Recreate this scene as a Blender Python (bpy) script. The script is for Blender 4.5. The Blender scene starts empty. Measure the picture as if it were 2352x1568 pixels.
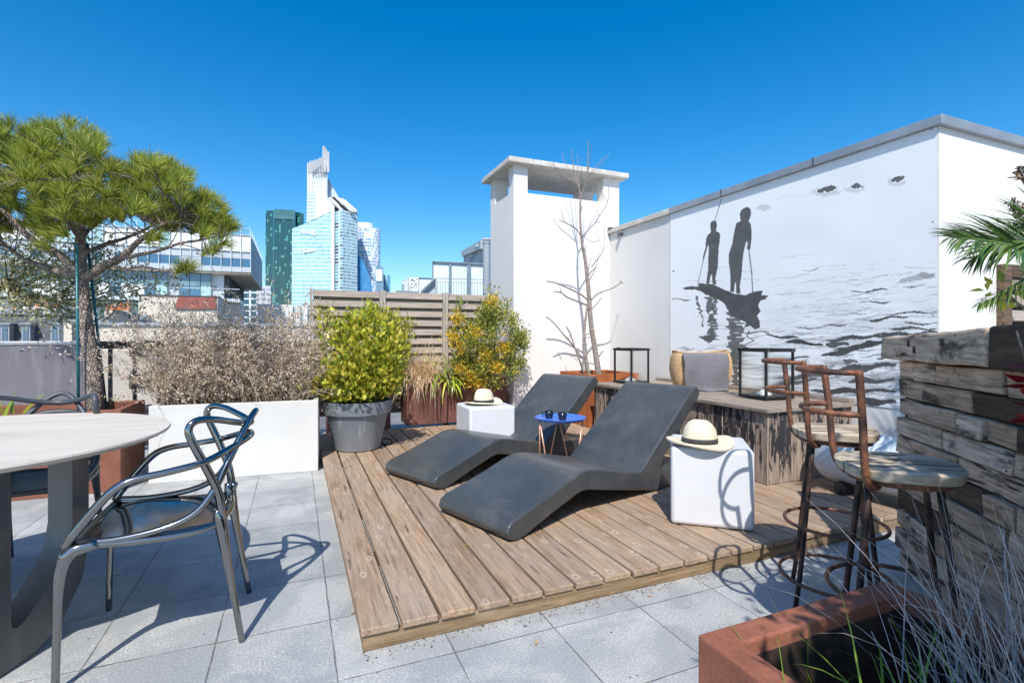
import bpy, math, random
import numpy as np
from mathutils import Vector, Matrix
random.seed(7); rng = np.random.default_rng(7)
S = bpy.context.scene
COL = S.collection
R = math.radians
# World frame = terrace frame: x (u) across the terrace, y (v) along the deck boards, z up, metres.
HEAD = 22.9
ch, sh = math.cos(R(HEAD)), math.sin(R(HEAD))
EYE = 1.13
F = 1179.0            # focal length in the 2352 px wide measuring frame
HX, HY = 1176.0, 775.0
def C(X, Y, Z=0.0):
    """camera-heading metres -> world"""
    return Vector((ch*X + sh*Y, -sh*X + ch*Y, Z))
def P(px, py, Y):
    """surveyed point at distance Y"""
    return C((px-HX)/F*Y, Y, EYE + (HY-py)/F*Y)
def G(px, py, z=0.0):
    Y = (EYE-z)*F/(py-HY)
    return C((px-HX)/F*Y, Y, z)
# ------------------------------------------------------------------ camera, light
cam = bpy.data.cameras.new('camera'); cam.sensor_width = 36; cam.lens = 36*F/2352
cam.shift_y = -(784-HY)/2352; cam.clip_start = .05; cam.clip_end = 6000
co = bpy.data.objects.new('camera', cam); COL.objects.link(co)
co.location = (0, 0, EYE); co.rotation_euler = (R(90), 0, R(-HEAD)); S.camera = co
SUN_EL = 49.5
sdir = C(.06, 1, 0).normalized()          # where shadows fall
w = bpy.data.worlds.new('World'); S.world = w; w.use_nodes = True
nt = w.node_tree; nt.nodes.clear()
sky = nt.nodes.new('ShaderNodeTexSky'); sky.sky_type = 'NISHITA'; sky.sun_disc = False
sky.sun_elevation = R(SUN_EL); sky.sun_rotation = math.atan2(-sdir.x, -sdir.y)
sky.altitude = 60; sky.air_density = 1.0; sky.dust_density = .9; sky.ozone_density = 3.0
hs = nt.nodes.new('ShaderNodeHueSaturation'); hs.inputs['Saturation'].default_value = 1.46
hs.inputs['Hue'].default_value = .4975
bg = nt.nodes.new('ShaderNodeBackground'); bg.inputs['Strength'].default_value = .13
wo = nt.nodes.new('ShaderNodeOutputWorld')
nt.links.new(sky.outputs[0], hs.inputs['Color']); nt.links.new(hs.outputs[0], bg.inputs['Color']); nt.links.new(bg.outputs[0], wo.inputs['Surface'])
sun = bpy.data.lights.new('sun', 'SUN'); sun.energy = 3.7; sun.angle = R(.53); sun.color = (1, .95, .87)
so = bpy.data.objects.new('sun', sun); COL.objects.link(so)
tosun = Vector((-sdir.x*math.cos(R(SUN_EL)), -sdir.y*math.cos(R(SUN_EL)), math.sin(R(SUN_EL))))
so.rotation_euler = tosun.to_track_quat('Z', 'Y').to_euler(); so.location = (0, 0, 30)
S.view_settings.view_transform = 'Standard'; S.view_settings.look = 'None'
S.view_settings.exposure = 0.57; S.view_settings.gamma = 1
S.render.engine = 'CYCLES'
# ------------------------------------------------------------------ mesh helper
class MB:
    def __init__(s): s.v = []; s.f = []; s.mi = []; s.m = 0
    def add(s, vs, fs, mi=None):
        o = len(s.v); s.v += [tuple(x) for x in vs]
        s.f += [tuple(i+o for i in f) for f in fs]; s.mi += [s.m if mi is None else mi]*len(fs); return s
    def box(s, c, d, rz=0, rot=None, jit=0):
        M = rot if rot is not None else Matrix.Rotation(rz, 3, 'Z')
        c = Vector(c); vs = []
        for x in (-.5, .5):
            for y in (-.5, .5):
                for z in (-.5, .5):
                    p = Vector((x*d[0], y*d[1], z*d[2]))
                    if jit: p += Vector((random.uniform(-jit, jit), random.uniform(-jit, jit), random.uniform(-jit, jit)))
                    vs.append(c + M @ p)
        return s.add(vs, [(0,1,3,2),(4,6,7,5),(0,4,5,1),(2,3,7,6),(0,2,6,4),(1,5,7,3)])
    def b2(s, lo, hi): 
        return s.box([(a+b)/2 for a, b in zip(lo, hi)], [abs(b-a) for a, b in zip(lo, hi)])
    def tube(s, pts, r, n=8, cap=True, sq=1.0):
        pts = [Vector(p) for p in pts]; N = len(pts)
        rr = r if hasattr(r, '__len__') else [r]*N
        vs = []; fs = []; up = None
        for i, p in enumerate(pts):
            t = (pts[min(i+1, N-1)] - pts[max(i-1, 0)])
            if t.length < 1e-9: t = Vector((0,0,1))
            t.normalize()
            if up is None:
                up = Vector((0,0,1)) if abs(t.z) < .9 else Vector((1,0,0))
            a = (up - t*up.dot(t)).normalized(); b = t.cross(a); up = a
            for k in range(n):
                th = 2*math.pi*k/n
                vs.append(p + a*math.cos(th)*rr[i]*sq + b*math.sin(th)*rr[i])
        for i in range(N-1):
            for k in range(n):
                k2 = (k+1) % n
                fs.append((i*n+k, i*n+k2, (i+1)*n+k2, (i+1)*n+k))
        if cap: fs += [tuple(range(n-1, -1, -1)), tuple((N-1)*n+k for k in range(n))]
        return s.add(vs, fs)
    def lathe(s, prof, n=32, c=(0,0,0), sx=1, sy=1, fn=None):
        vs = []; fs = []; N = len(prof)
        for r, z in prof:
            for k in range(n):
                th = 2*math.pi*k/n
                p = Vector((c[0]+r*sx*math.cos(th), c[1]+r*sy*math.sin(th), c[2]+z))
                if fn: p = fn(p, th, r, z)
                vs.append(p)
        for i in range(N-1):
            for k in range(n):
                k2 = (k+1) % n
                fs.append((i*n+k, i*n+k2, (i+1)*n+k2, (i+1)*n+k))
        return s.add(vs, fs)
    def prism(s, poly, off):
        """poly: list of Vectors (planar); off: Vector extrusion"""
        n = len(poly); off = Vector(off)
        vs = [Vector(p) for p in poly] + [Vector(p)+off for p in poly]
        fs = [tuple(range(n-1, -1, -1)), tuple(range(n, 2*n))] + [(i, (i+1) % n, n+(i+1) % n, n+i) for i in range(n)]
        return s.add(vs, fs)
    def grid(s, fn, nu, nv, wrap=False):
        vs = [fn(i/(nu-1), j/(nv-1)) for j in range(nv) for i in range(nu)]
        fs = [(j*nu+i, j*nu+i+1, (j+1)*nu+i+1, (j+1)*nu+i) for j in range(nv-1) for i in range(nu-1)]
        return s.add(vs, fs)
ROOT = {}
def setp(o, label=None, cat=None, group=None, kind=None):
    if label: o['label'] = label
    if cat: o['category'] = cat
    if group: o['group'] = group
    if kind: o['kind'] = kind
    return o
def thing(name, label, cat, loc=(0,0,0), rz=0, group=None):
    o = bpy.data.objects.new(name, None); COL.objects.link(o)
    o.location = loc; o.rotation_euler = (0, 0, rz); o.empty_display_size = .1
    ROOT[o.name] = Matrix.Translation(Vector(loc)) @ Matrix.Rotation(rz, 4, 'Z')
    return setp(o, label, cat, group)
def obj(name, mb, mats, parent=None, world=False, smooth=False, bevel=0, seg=2, solid=0, sub=0, shadeang=None, root=None):
    v = mb.v
    if world and (root or parent) is not None:
        Mi = ROOT[(root or parent).name].inverted(); v = [tuple(Mi @ Vector(p)) for p in v]
    me = bpy.data.meshes.new(name); me.from_pydata([tuple(p) for p in v], [], mb.f)
    if not isinstance(mats, (list, tuple)): mats = [mats]
    for m in mats: me.materials.append(m)
    if len(mats) > 1: me.polygons.foreach_set('material_index', mb.mi)
    if smooth: me.polygons.foreach_set('use_smooth', [True]*len(me.polygons))
    me.update()
    o = bpy.data.objects.new(name, me); COL.objects.link(o)
    if parent is not None: o.parent = parent
    if solid:
        m = o.modifiers.new('s', 'SOLIDIFY'); m.thickness = solid; m.offset = 0
    if bevel:
        m = o.modifiers.new('b', 'BEVEL'); m.width = bevel; m.segments = seg; m.limit_method = 'ANGLE'; m.angle_limit = R(35)
        m.harden_normals = False
    if sub:
        m = o.modifiers.new('u', 'SUBSURF'); m.levels = sub; m.render_levels = sub
    if shadeang:
        me.polygons.foreach_set('use_smooth', [True]*len(me.polygons))
        me.set_sharp_from_angle(angle=R(shadeang))
    return o
def solo(name, label, cat, mb, mats, loc=(0,0,0), rz=0, group=None, **k):
    """a thing that is one mesh; mesh given in world coordinates, origin put at loc"""
    Mi = (Matrix.Translation(Vector(loc)) @ Matrix.Rotation(rz, 4, 'Z')).inverted()
    m2 = MB(); m2.v = [tuple(Mi @ Vector(p)) for p in mb.v]; m2.f = mb.f; m2.mi = mb.mi
    o = obj(name, m2, mats, **k); o.location = loc; o.rotation_euler = (0, 0, rz)
    return setp(o, label, cat, group)
def copy_tree(o, parent=None):
    c = o.copy(); COL.objects.link(c); c.parent = parent
    if o.name in ROOT: ROOT[c.name] = ROOT[o.name]
    for x in [q for q in list(COL.objects) if q.parent == o]: copy_tree(x, c)
    return c
def cr(pts, n=6):
    """Catmull-Rom through points"""
    p = [Vector(q) for q in pts]; p = [2*p[0]-p[1]] + p + [2*p[-1]-p[-2]]; out = []
    for i in range(1, len(p)-2):
        for k in range(n):
            t = k/n; a, b, c, d = p[i-1], p[i], p[i+1], p[i+2]
            out.append(.5*((2*b)+(c-a)*t+(2*a-5*b+4*c-d)*t*t+(3*b-a-3*c+d)*t**3))
    out.append(p[-2]); return out
def lerp(a, b, t): return a+(b-a)*t
def resamp(vals, n):
    return list(np.interp(np.linspace(0, 1, n), np.linspace(0, 1, len(vals)), vals))
# ------------------------------------------------------------------ materials
class NM:
    def __init__(s, name, rough=.7, metal=0, spec=.5):
        s.m = bpy.data.materials.new(name); s.m.use_nodes = True; s.t = s.m.node_tree
        s.b = s.t.nodes['Principled BSDF']; s.b.inputs['Roughness'].default_value = rough
        s.b.inputs['Metallic'].default_value = metal
        s.b.inputs['Specular IOR Level'].default_value = spec
        s.tc = s.n('ShaderNodeTexCoord')
    def n(s, t, **k):
        q = s.t.nodes.new(t)
        for a, v in k.items(): setattr(q, a, v)
        return q
    def l(s, a, b): s.t.links.new(a, b)
    def vec(s, scale=(1,1,1), src='Object', rot=(0,0,0), loc=(0,0,0), rnd=False):
        m = s.n('ShaderNodeMapping'); m.inputs['Scale'].default_value = scale; m.inputs['Rotation'].default_value = rot
        m.inputs['Location'].default_value = loc
        s.l(s.tc.outputs[src], m.inputs['Vector'])
        if rnd:
            oi = s.n('ShaderNodeObjectInfo'); mu = s.n('ShaderNodeMath', operation='MULTIPLY'); mu.inputs[1].default_value = 57.0
            s.l(oi.outputs['Random'], mu.inputs[0])
            ad = s.n('ShaderNodeVectorMath', operation='ADD'); s.l(m.outputs[0], ad.inputs[0]); s.l(mu.outputs[0], ad.inputs[1])
            return ad.outputs[0]
        return m.outputs[0]
    def noise(s, v, scale=5, detail=4, rough=.55, dist=0):
        q = s.n('ShaderNodeTexNoise'); q.inputs['Scale'].default_value = scale; q.inputs['Detail'].default_value = detail
        q.inputs['Roughness'].default_value = rough; q.inputs['Distortion'].default_value = dist
        s.l(v, q.inputs['Vector']); return q.outputs['Fac']
    def ramp(s, f, stops, interp='LINEAR'):
        q = s.n('ShaderNodeValToRGB'); e = q.color_ramp.elements; q.color_ramp.interpolation = interp
        while len(e) < len(stops): e.new(.5)
        for i, (p, c) in enumerate(stops):
            e[i].position = p
            e[i].color = (c, c, c, 1) if not hasattr(c, '__len__') else (*c[:3], 1)
        s.l(f, q.inputs['Fac']); return q.outputs['Color']
    def mix(s, f, a, b, mode='MIX'):
        q = s.n('ShaderNodeMix', data_type='RGBA', blend_type=mode)
        if hasattr(f, 'links'): s.l(f, q.inputs[0])
        else: q.inputs[0].default_value = f
        for x, i in ((a, 6), (b, 7)):
            if hasattr(x, 'links'): s.l(x, q.inputs[i])
            else: q.inputs[i].default_value = (*x[:3], 1)
        return q.outputs[2]
    def math(s, op, a, b=0, clamp=False):
        q = s.n('ShaderNodeMath', operation=op); q.use_clamp = clamp
        for x, i in ((a, 0), (b, 1)):
            if hasattr(x, 'links'): s.l(x, q.inputs[i])
            else: q.inputs[i].default_value = x
        return q.outputs[0]
    def col(s, c):
        if hasattr(c, 'links'): s.l(c, s.b.inputs['Base Color'])
        else: s.b.inputs['Base Color'].default_value = (*c[:3], 1)
        return s
    def rough(s, f): s.l(f, s.b.inputs['Roughness']); return s
    def bump(s, h, st=.3, d=.01):
        q = s.n('ShaderNodeBump'); q.inputs['Strength'].default_value = st; q.inputs['Distance'].default_value = d
        s.l(h, q.inputs['Height']); s.l(q.outputs[0], s.b.inputs['Normal']); return s
def nmat(name, c1, c2, scale=8, rough=.7, metal=0, bump=0, bd=.004, bs=None, st=(1,1,1), lo=.35, hi=.65, spec=.5, rnd=False, src='Object', detail=5):
    q = NM(name, rough, metal, spec); v = q.vec(st, rnd=rnd, src=src)
    f = q.noise(v, scale, detail); q.col(q.ramp(f, [(lo, c1), (hi, c2)]))
    if bump: q.bump(q.noise(v, bs or scale*4, 4), bump, bd)
    return q.m
def leafmat(name, cols, rough=.5, trans=.25, spec=.3):
    q = NM(name, rough, 0, spec); g = q.n('ShaderNodeNewGeometry')
    n = len(cols); c = q.ramp(g.outputs['Random Per Island'], [(i/n, k) for i, k in enumerate(cols)], 'CONSTANT')
    q.col(c)
    if trans:
        t = q.n('ShaderNodeBsdfTranslucent'); q.l(c, t.inputs['Color'])
        ms = q.n('ShaderNodeMixShader'); ms.inputs[0].default_value = trans
        out = [x for x in q.t.nodes if x.type == 'OUTPUT_MATERIAL'][0]
        q.l(q.b.outputs[0], ms.inputs[1]); q.l(t.outputs[0], ms.inputs[2]); q.l(ms.outputs[0], out.inputs['Surface'])
    return q.m
# floor: 40 cm washed-pebble concrete slabs
q = NM('slab_floor', .85); v = q.vec((1,1,1), 'Object')
n1 = q.noise(v, 1.6, 6, .65); n2 = q.noise(v, 130, 3, .7); n3 = q.noise(v, 3.4, 5, .6, .5); n4 = q.noise(v, 260, 2, .6)
base = q.ramp(n1, [(.3, (.222,.232,.235)), (.7, (.300,.310,.310))])
patch = q.ramp(n3, [(.46, 0), (.60, 1)])
speck = q.ramp(n2, [(.50, 0), (.64, 1)])
c = q.mix(q.math('MULTIPLY', speck, .45), base, (.66,.64,.60))
c = q.mix(q.math('MULTIPLY', q.math('MULTIPLY', speck, patch), .7), c, (.80,.77,.71))
c = q.mix(q.math('MULTIPLY', patch, .35), c, (.52,.505,.47)); st_n = q.noise(v, 2.3, 6, .7); c = q.mix(q.ramp(st_n, [(.55, 0), (.72, .45)]), c, (.20,.215,.23)); c = q.mix(q.ramp(q.noise(v, 37, 5, .7), [(.63, 0), (.70, .7)]), c, (.15,.14,.12))
c = q.mix(q.ramp(n4, [(.30, .5), (.45, 0)]), c, (.10,.12,.15))
sx = q.n('ShaderNodeSeparateXYZ'); q.l(v, sx.inputs[0])
def joint(ax, off):
    wob = q.math('MULTIPLY', q.math('SUBTRACT', q.noise(v, 9, 3), .5), .006)
    a = q.math('ADD', q.math('SUBTRACT', sx.outputs[ax], off), wob)
    fr = q.math('FRACT', q.math('DIVIDE', q.math('ADD', a, 100*.4), .4))
    dd = q.math('MULTIPLY', q.math('SUBTRACT', .5, q.math('ABSOLUTE', q.math('SUBTRACT', fr, .5))), .4)
    return dd
dj = q.math('MINIMUM', joint(0, .13), joint(1, 1.78))
jw = q.math('ADD', q.math('MULTIPLY', q.ramp(q.noise(v, 6, 4, .7), [(.35, 0), (.75, 1)]), .0065), .0010)
jm = q.math('SUBTRACT', 1, q.math('DIVIDE', dj, jw), True)
vt = q.n('ShaderNodeTexWhiteNoise', noise_dimensions='2D')
fl = q.n('ShaderNodeVectorMath', operation='FLOOR'); sc = q.n('ShaderNodeVectorMath', operation='SCALE'); sc.inputs['Scale'].default_value = 2.5
ad = q.n('ShaderNodeVectorMath', operation='SUBTRACT'); ad.inputs[1].default_value = (.13, 1.78-1.6, 0); q.l(v, ad.inputs[0]); q.l(ad.outputs[0], sc.inputs[0]); q.l(sc.outputs[0], fl.inputs[0]); q.l(fl.outputs[0], vt.inputs['Vector'])
c = q.mix(.25, c, q.ramp(vt.outputs['Value'], [(0, (.25,.28,.31)), (1, (.50,.52,.53))]))
c = q.mix(q.math('MULTIPLY', jm, q.ramp(q.noise(v, 3.1, 4, .7), [(.3, .35), (.6, .95)]), True), c, q.ramp(q.noise(v, 14, 3), [(.4, (.06,.07,.08)), (.62, (.16,.13,.09))]))
q.col(c); q.bump(q.math('SUBTRACT', q.math('MULTIPLY', n2, .4), q.math('MULTIPLY', jm, 1.5)), .6, .006); FLOOR = q.m
# weathered boards (grain along local axis)
def woodmat(name, cols, axis='Y', grain=55, knots=True, rough=.75, warm=None, bump=.35, rnd=True, var=.5):
    q = NM(name, rough, 0, .25)
    s1 = {'X': (.06,1,1), 'Y': (1,.06,1), 'Z': (1,1,.06)}[axis]; s2 = {'X': (.35,1,1), 'Y': (1,.35,1), 'Z': (1,1,.35)}[axis]
    v1 = q.vec(s1, rnd=rnd); v2 = q.vec(s2, rnd=rnd)
    g = q.noise(v1, grain, 6, .7, .15); big = q.noise(v2, 5, 4, .6)
    g2 = q.noise(q.vec({'X': (.035,1,1), 'Y': (1,.035,1), 'Z': (1,1,.035)}[axis], rnd=rnd), grain*2.6, 4, .7, .1)
    c = q.ramp(q.math('ADD', q.math('MULTIPLY', g, .62), q.math('MULTIPLY', g2, .38)), [(.34, cols[0]), (.5, cols[1]), (.66, cols[2])])
    fleck = q.ramp(q.noise(q.vec({'X': (.2,1,1), 'Y': (1,.2,1), 'Z': (1,1,.2)}[axis], rnd=rnd), 48, 5, .75), [(.60, 0), (.70, .55)])
    c = q.mix(q.ramp(big, [(.35, 0), (.7, .55)]), c, cols[3])
    c = q.mix(fleck, c, cols[4])
    oi = q.n('ShaderNodeObjectInfo')
    c = q.mix(var, c, q.ramp(oi.outputs['Random'], [(0, (.45,.42,.40)), (.5, (.62,.6,.58)), (1, (.8,.74,.66))]), 'MULTIPLY') if rnd else c
    if rnd and var: c = q.mix(1, c, (1.45,1.45,1.45), 'MULTIPLY')
    crack = q.ramp(q.noise(v1, grain*.8, 4, .6, .3), [(.31, 1), (.36, 0)])
    c = q.mix(q.math('MULTIPLY', crack, .7), c, (.045,.035,.03))
    if knots:
        vk = q.vec({'X': (.55,1,1), 'Y': (1,.55,1), 'Z': (1,1,.55)}[axis], rnd=rnd)
        vo = q.n('ShaderNodeTexVoronoi', voronoi_dimensions='2D' if axis == 'Y' else '3D'); vo.inputs['Scale'].default_value = 7.5 if axis == 'Y' else 3.6; q.l(vk, vo.inputs['Vector'])
        d = vo.outputs['Distance']
        c = q.mix(q.math('MULTIPLY', q.ramp(d, [(.03, .8), (.16, 0)]), q.ramp(q.noise(vk, 2.2, 2), [(.40, 0), (.54, 1)])), c, cols[4])
        c = q.mix(q.math('MULTIPLY', q.ramp(d, [(.03, .85), (.05, 0)]), q.ramp(q.noise(vk, 2.2, 2), [(.40, 0), (.54, 1)])), c, (.10,.06,.04))
    q.col(c); q.bump(q.math('SUBTRACT', g, q.math('MULTIPLY', crack, .6)), bump, .004); return q.m
DECK = woodmat('deck_wood', [(.108,.070,.044), (.272,.188,.124), (.41,.302,.212), (.34,.285,.235), (.55,.45,.35)], 'Y', 62, var=.6, bump=.5)
FASC = woodmat('fascia_wood', [(.09,.055,.03), (.25,.17,.10), (.40,.29,.19), (.17,.125,.07), (.5,.4,.28)], 'X', 46, var=0)
FENCE = woodmat('fence_wood', [(.13,.112,.098), (.25,.222,.195), (.36,.325,.288), (.27,.21,.17), (.15,.11,.085)], 'X', 40, var=.4)
FPOST = woodmat('post_wood', [(.16,.145,.13), (.30,.275,.25), (.40,.37,.34), (.32,.28,.24), (.2,.15,.12)], 'Z', 40, knots=False, var=.2)
CORTF_ = 0
BTOP = woodmat('bench_top_wood', [(.08,.065,.055), (.20,.17,.145), (.34,.30,.26), (.27,.22,.175), (.4,.36,.3)], 'Y', 60, var=.4)
STOOLW = woodmat('stool_wood', [(.10,.08,.06), (.45,.38,.30), (.70,.62,.50), (.56,.45,.31), (.3,.22,.15)], 'X', 50, rnd=False, bump=.8)
CLAP = woodmat('charred_wood', [(.02,.016,.014), (.10,.07,.05), (.22,.13,.08), (.05,.03,.02), (.3,.2,.12)], 'X', 30, var=.3)
# peeling black paint on grey boards
q = NM('peeling_boards', .75, 0, .3); v1 = q.vec((1,1,.07), rnd=True); v2 = q.vec((1,1,.25), rnd=True)
g = q.noise(v1, 55, 6, .7, .2); pk = q.noise(v2, 26, 7, .75, .6)
wd = q.ramp(g, [(.3, (.12,.085,.065)), (.5, (.30,.23,.185)), (.7, (.46,.38,.31))])
sz = q.n('ShaderNodeSeparateXYZ'); q.l(q.tc.outputs['Object'], sz.inputs[0])
hz = q.math('SUBTRACT', .56, q.math('MULTIPLY', q.ramp(sz.outputs[2], [(0, 1), (.28, 0)]), -.10))
hz = q.math('SUBTRACT', pk, hz); oi = q.n('ShaderNodeObjectInfo'); hz = q.math('ADD', hz, q.math('MULTIPLY', oi.outputs['Random'], .13))
mk = q.ramp(hz, [(.0, 0), (.02, 1)])
q.col(q.mix(mk, wd, (.032,.032,.035))); q.bump(q.math('ADD', g, q.math('MULTIPLY', mk, .6)), .5, .004); PEEL = q.m
# reclaimed railway timbers
q = NM('reclaimed_timber', .8, 0, .25); v1 = q.vec((.09,1,1), rnd=True); v2 = q.vec((.4,1,1), rnd=True)
g = q.noise(v1, 60, 6, .72, .25); b = q.noise(v2, 9, 6, .65, .4)
oi = q.n('ShaderNodeObjectInfo')
tone = q.ramp(oi.outputs['Random'], [(0, (.78,.57,.41)), (.3, (.56,.40,.28)), (.55, (.86,.66,.49)), (.8, (.48,.31,.19)), (1, (.70,.50,.35))])
c = q.mix(1, tone, q.ramp(g, [(.28, .18), (.48, .75), (.72, 1.4)]), 'MULTIPLY')
c = q.mix(q.ramp(b, [(.54, 0), (.62, .85)]), c, (.05,.042,.036))
c = q.mix(q.ramp(q.noise(v2, 4, 3), [(.58, 0), (.75, .5)]), c, (.34,.19,.09))
crack = q.ramp(q.noise(v1, 22, 4, .5, .5), [(.31, 1), (.36, 0)])
c = q.mix(crack, c, (.02,.018,.016))
vo = q.n('ShaderNodeTexVoronoi'); vo.inputs['Scale'].default_value = 11; q.l(q.vec((1,1,1), rnd=True), vo.inputs['Vector'])
c = q.mix(q.ramp(vo.outputs['Distance'], [(.05, 1), (.07, 0)]), c, (.02,.015,.01))
q.col(c); q.bump(q.math('SUBTRACT', q.math('ADD', g, b), q.math('MULTIPLY', crack, .8)), .8, .008); TIMB = q.m
q = NM('dark_timber', .8, 0, .25); v1 = q.vec((.15,1,1), rnd=True); g = q.noise(v1, 25, 6, .7, .3)
q.col(q.ramp(g, [(.3, (.028,.02,.015)), (.55, (.09,.06,.038)), (.75, (.22,.125,.065))])); q.bump(g, .6, .006); TIMBD = q.m
# corten steel
def corten(name, a, b, c3, st=.0):
    q = NM(name, .8, 0, .25); v = q.vec((1,1,1), rnd=True); vs = q.vec((1,1,.12), rnd=True)
    n = q.noise(v, 5, 7, .65); f = q.noise(v, 90, 3, .6); s = q.noise(vs, 9, 5, .6)
    col = q.ramp(n, [(.3, a), (.55, b), (.75, c3)])
    col = q.mix(q.math('MULTIPLY', q.ramp(f, [(.4, 1), (.6, 0)]), .22), col, (.05,.025,.018))
    col = q.mix(q.ramp(s, [(.55, 0), (.75, .35)]), col, (.09,.04,.028))
    q.col(col); q.bump(f, .15, .002); return q.m
CORT = corten('corten_steel', (.19,.075,.05), (.27,.11,.07), (.33,.14,.085))
CORTR = corten('corten_orange', (.22,.06,.025), (.42,.13,.045), (.52,.20,.07))
CORTF = corten('corten_rim', (.22,.080,.048), (.32,.12,.073), (.38,.155,.10))
CORTP = corten('corten_purple', (.15,.068,.056), (.20,.09,.073), (.25,.115,.09))
PIPED = nmat('dark_rust_pipe', (.022,.018,.017), (.13,.062,.042), 16, .55, .3, .2, .001, 60, lo=.42, hi=.72)
q = NM('rusty_pipe', .62, .25, .5); v = q.vec((1,1,1), rnd=True); n = q.noise(v, 9, 6, .7); n2 = q.noise(v, 60, 4, .6)
c = q.ramp(n, [(.34, (.05,.038,.034)), (.46, (.17,.075,.046)), (.6, (.34,.13,.062)), (.75, (.38,.18,.11))])
q.col(q.mix(q.ramp(n2, [(.45, .5), (.6, 0)]), c, (.035,.025,.022))); q.bump(n2, .3, .002); PIPE = q.m
# plaster
q = NM('white_plaster', .85, 0, .2); v = q.vec(); n = q.noise(v, .9, 5, .6); f = q.noise(v, 70, 4, .6)
drip = q.noise(q.vec((1,1,.1)), 4, 5, .6)
c = q.ramp(n, [(.3, (.67,.655,.63)), (.7, (.74,.725,.705))]); c = q.mix(q.ramp(drip, [(.6, 0), (.85, .3)]), c, (.55,.53,.50))
q.col(c); q.bump(f, .3, .004); PLAST = q.m
q = NM('stone_cap', .85, 0, .2); v = q.vec(); n = q.noise(v, 7, 7, .7); 
q.col(q.ramp(n, [(.3, (.62,.60,.55)), (.5, (.50,.47,.42)), (.6, (.66,.64,.6)), (.72, (.15,.14,.13))])); q.bump(n, .4, .006); STCAP = q.m
ZINC = nmat('zinc_coping', (.33,.34,.36), (.44,.45,.47), 3, .45, .5, .05)
WPLANT = nmat('white_planter_fibre', (.58,.57,.54), (.64,.63,.60), 2.5, .55, 0, .08, .002, 40)
WCUBE = nmat('white_plastic', (.60,.61,.63), (.65,.66,.68), 3, .38, 0, .03, .001, 60)
q = NM('grey_pot', .55, 0, .4); v = q.vec((1,1,.08)); n = q.noise(v, 14, 5, .6); n2 = q.noise(q.vec((1,1,.25)), 3, 3)
c = q.ramp(n2, [(.3, (.15,.165,.185)), (.7, (.21,.225,.245))]); q.col(q.mix(q.ramp(n, [(.56, 0), (.72, .45)]), c, (.45,.46,.47))); GPOT = q.m
q = NM('anthracite_plastic', .46, 0, .62); v = q.vec(); n = q.noise(v, 2.2, 5, .6); f = q.noise(v, 60, 3)
q.col(q.mix(q.ramp(q.noise(v, 7, 6, .7), [(.48, 0), (.78, .38)]), q.ramp(n, [(.3, (.040,.045,.048)), (.7, (.060,.066,.070))]), (.16,.15,.14)))
q.rough(q.ramp(n, [(.3, .30), (.7, .42)])); q.bump(f, .06, .001); LOUNG = q.m
LSTEEL = nmat('brushed_steel', (.10,.11,.115), (.20,.205,.21), 5, .42, .75, .1, .001, 50, (1,1,.15))
CHROME = NM('smoked_chrome', .085, 1.0); CHROME.col((.28,.28,.275)); CHROME = CHROME.m
CHGREY = nmat('matte_slate_plastic', (.040,.048,.058), (.058,.066,.078), 4, .45, 0, .04, .001)
q = NM('tabletop_stone', .72, 0, .2); v = q.vec((.25,1,1), rot=(0,0,.4)); n = q.noise(v, 7, 7, .7); n2 = q.noise(q.vec(), 22, 5, .7)
q.col(q.mix(q.ramp(n2, [(.64, 0), (.7, .5)]), q.ramp(n, [(.3, (.49,.435,.375)), (.6, (.60,.54,.475)), (.75, (.64,.57,.49))]), (.33,.24,.18))); q.bump(n2, .1, .002); TTOP = q.m
BLACKM = nmat('black_metal', (.012,.013,.014), (.028,.028,.029), 9, .45, .3, .05, .001)
RAILM = nmat('dark_rail_metal', (.018,.017,.018), (.045,.04,.042), 9, .5, .3)
q = NM('clear_glass', .02); q.b.inputs['Transmission Weight'].default_value = 1; q.b.inputs['IOR'].default_value = 1.05; q.b.inputs['Alpha'].default_value = .35; q.col((.93,.97,.96)); GLASS = q.m
q = NM('tinted_glass', .03); q.b.inputs['Alpha'].default_value = .14; q.col((.16,.11,.09)); RGLASS = q.m
q = NM('grey_screen', .35, 0, .5); v = q.vec((1,1,.15)); n = q.noise(v, 12, 5); q.col(q.mix(q.ramp(n, [(.5, 0), (.75, .4)]), q.ramp(q.noise(q.vec(), 1.5, 4), [(.3, (.135,.125,.145)), (.7, (.21,.20,.225))]), (.36,.35,.38))); SCREEN = q.m
STRAW = nmat('straw_cream', (.62,.55,.41), (.72,.65,.51), 30, .75, 0, .5, .003, 90, (1,1,4))
STRAWB = nmat('seagrass', (.46,.28,.125), (.64,.43,.23), 26, .75, 0, .9, .006, 70, (1,1,5))
HBAND = nmat('hat_band', (.03,.03,.032), (.05,.05,.05), 60, .8)
q = NM('waffle_cloth', .95, 0, .1); v = q.vec((1,1,1)); 
ck = q.n('ShaderNodeTexVoronoi'); ck.inputs['Scale'].default_value = 75; q.l(q.tc.outputs['UV'], ck.inputs['Vector']); ck.inputs['Randomness'].default_value = .0
q.col(q.ramp(ck.outputs['Distance'], [(.15, (.10,.10,.115)), (.5, (.22,.215,.235))])); q.bump(ck.outputs['Distance'], .8, .006); CLOTH = q.m
BLUE = nmat('blue_enamel', (.05,.16,.62), (.07,.20,.70), 5, .3, .1)
COPPER = nmat('copper_rod', (.70,.38,.27), (.78,.46,.34), 10, .42, .45)
CUPM = nmat('dark_glaze', (.010,.014,.025), (.016,.02,.03), 5, .12, 0)
SOIL = nmat('soil', (.03,.022,.016), (.09,.065,.045), 25, .95, 0, .9, .02, 40)
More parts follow.
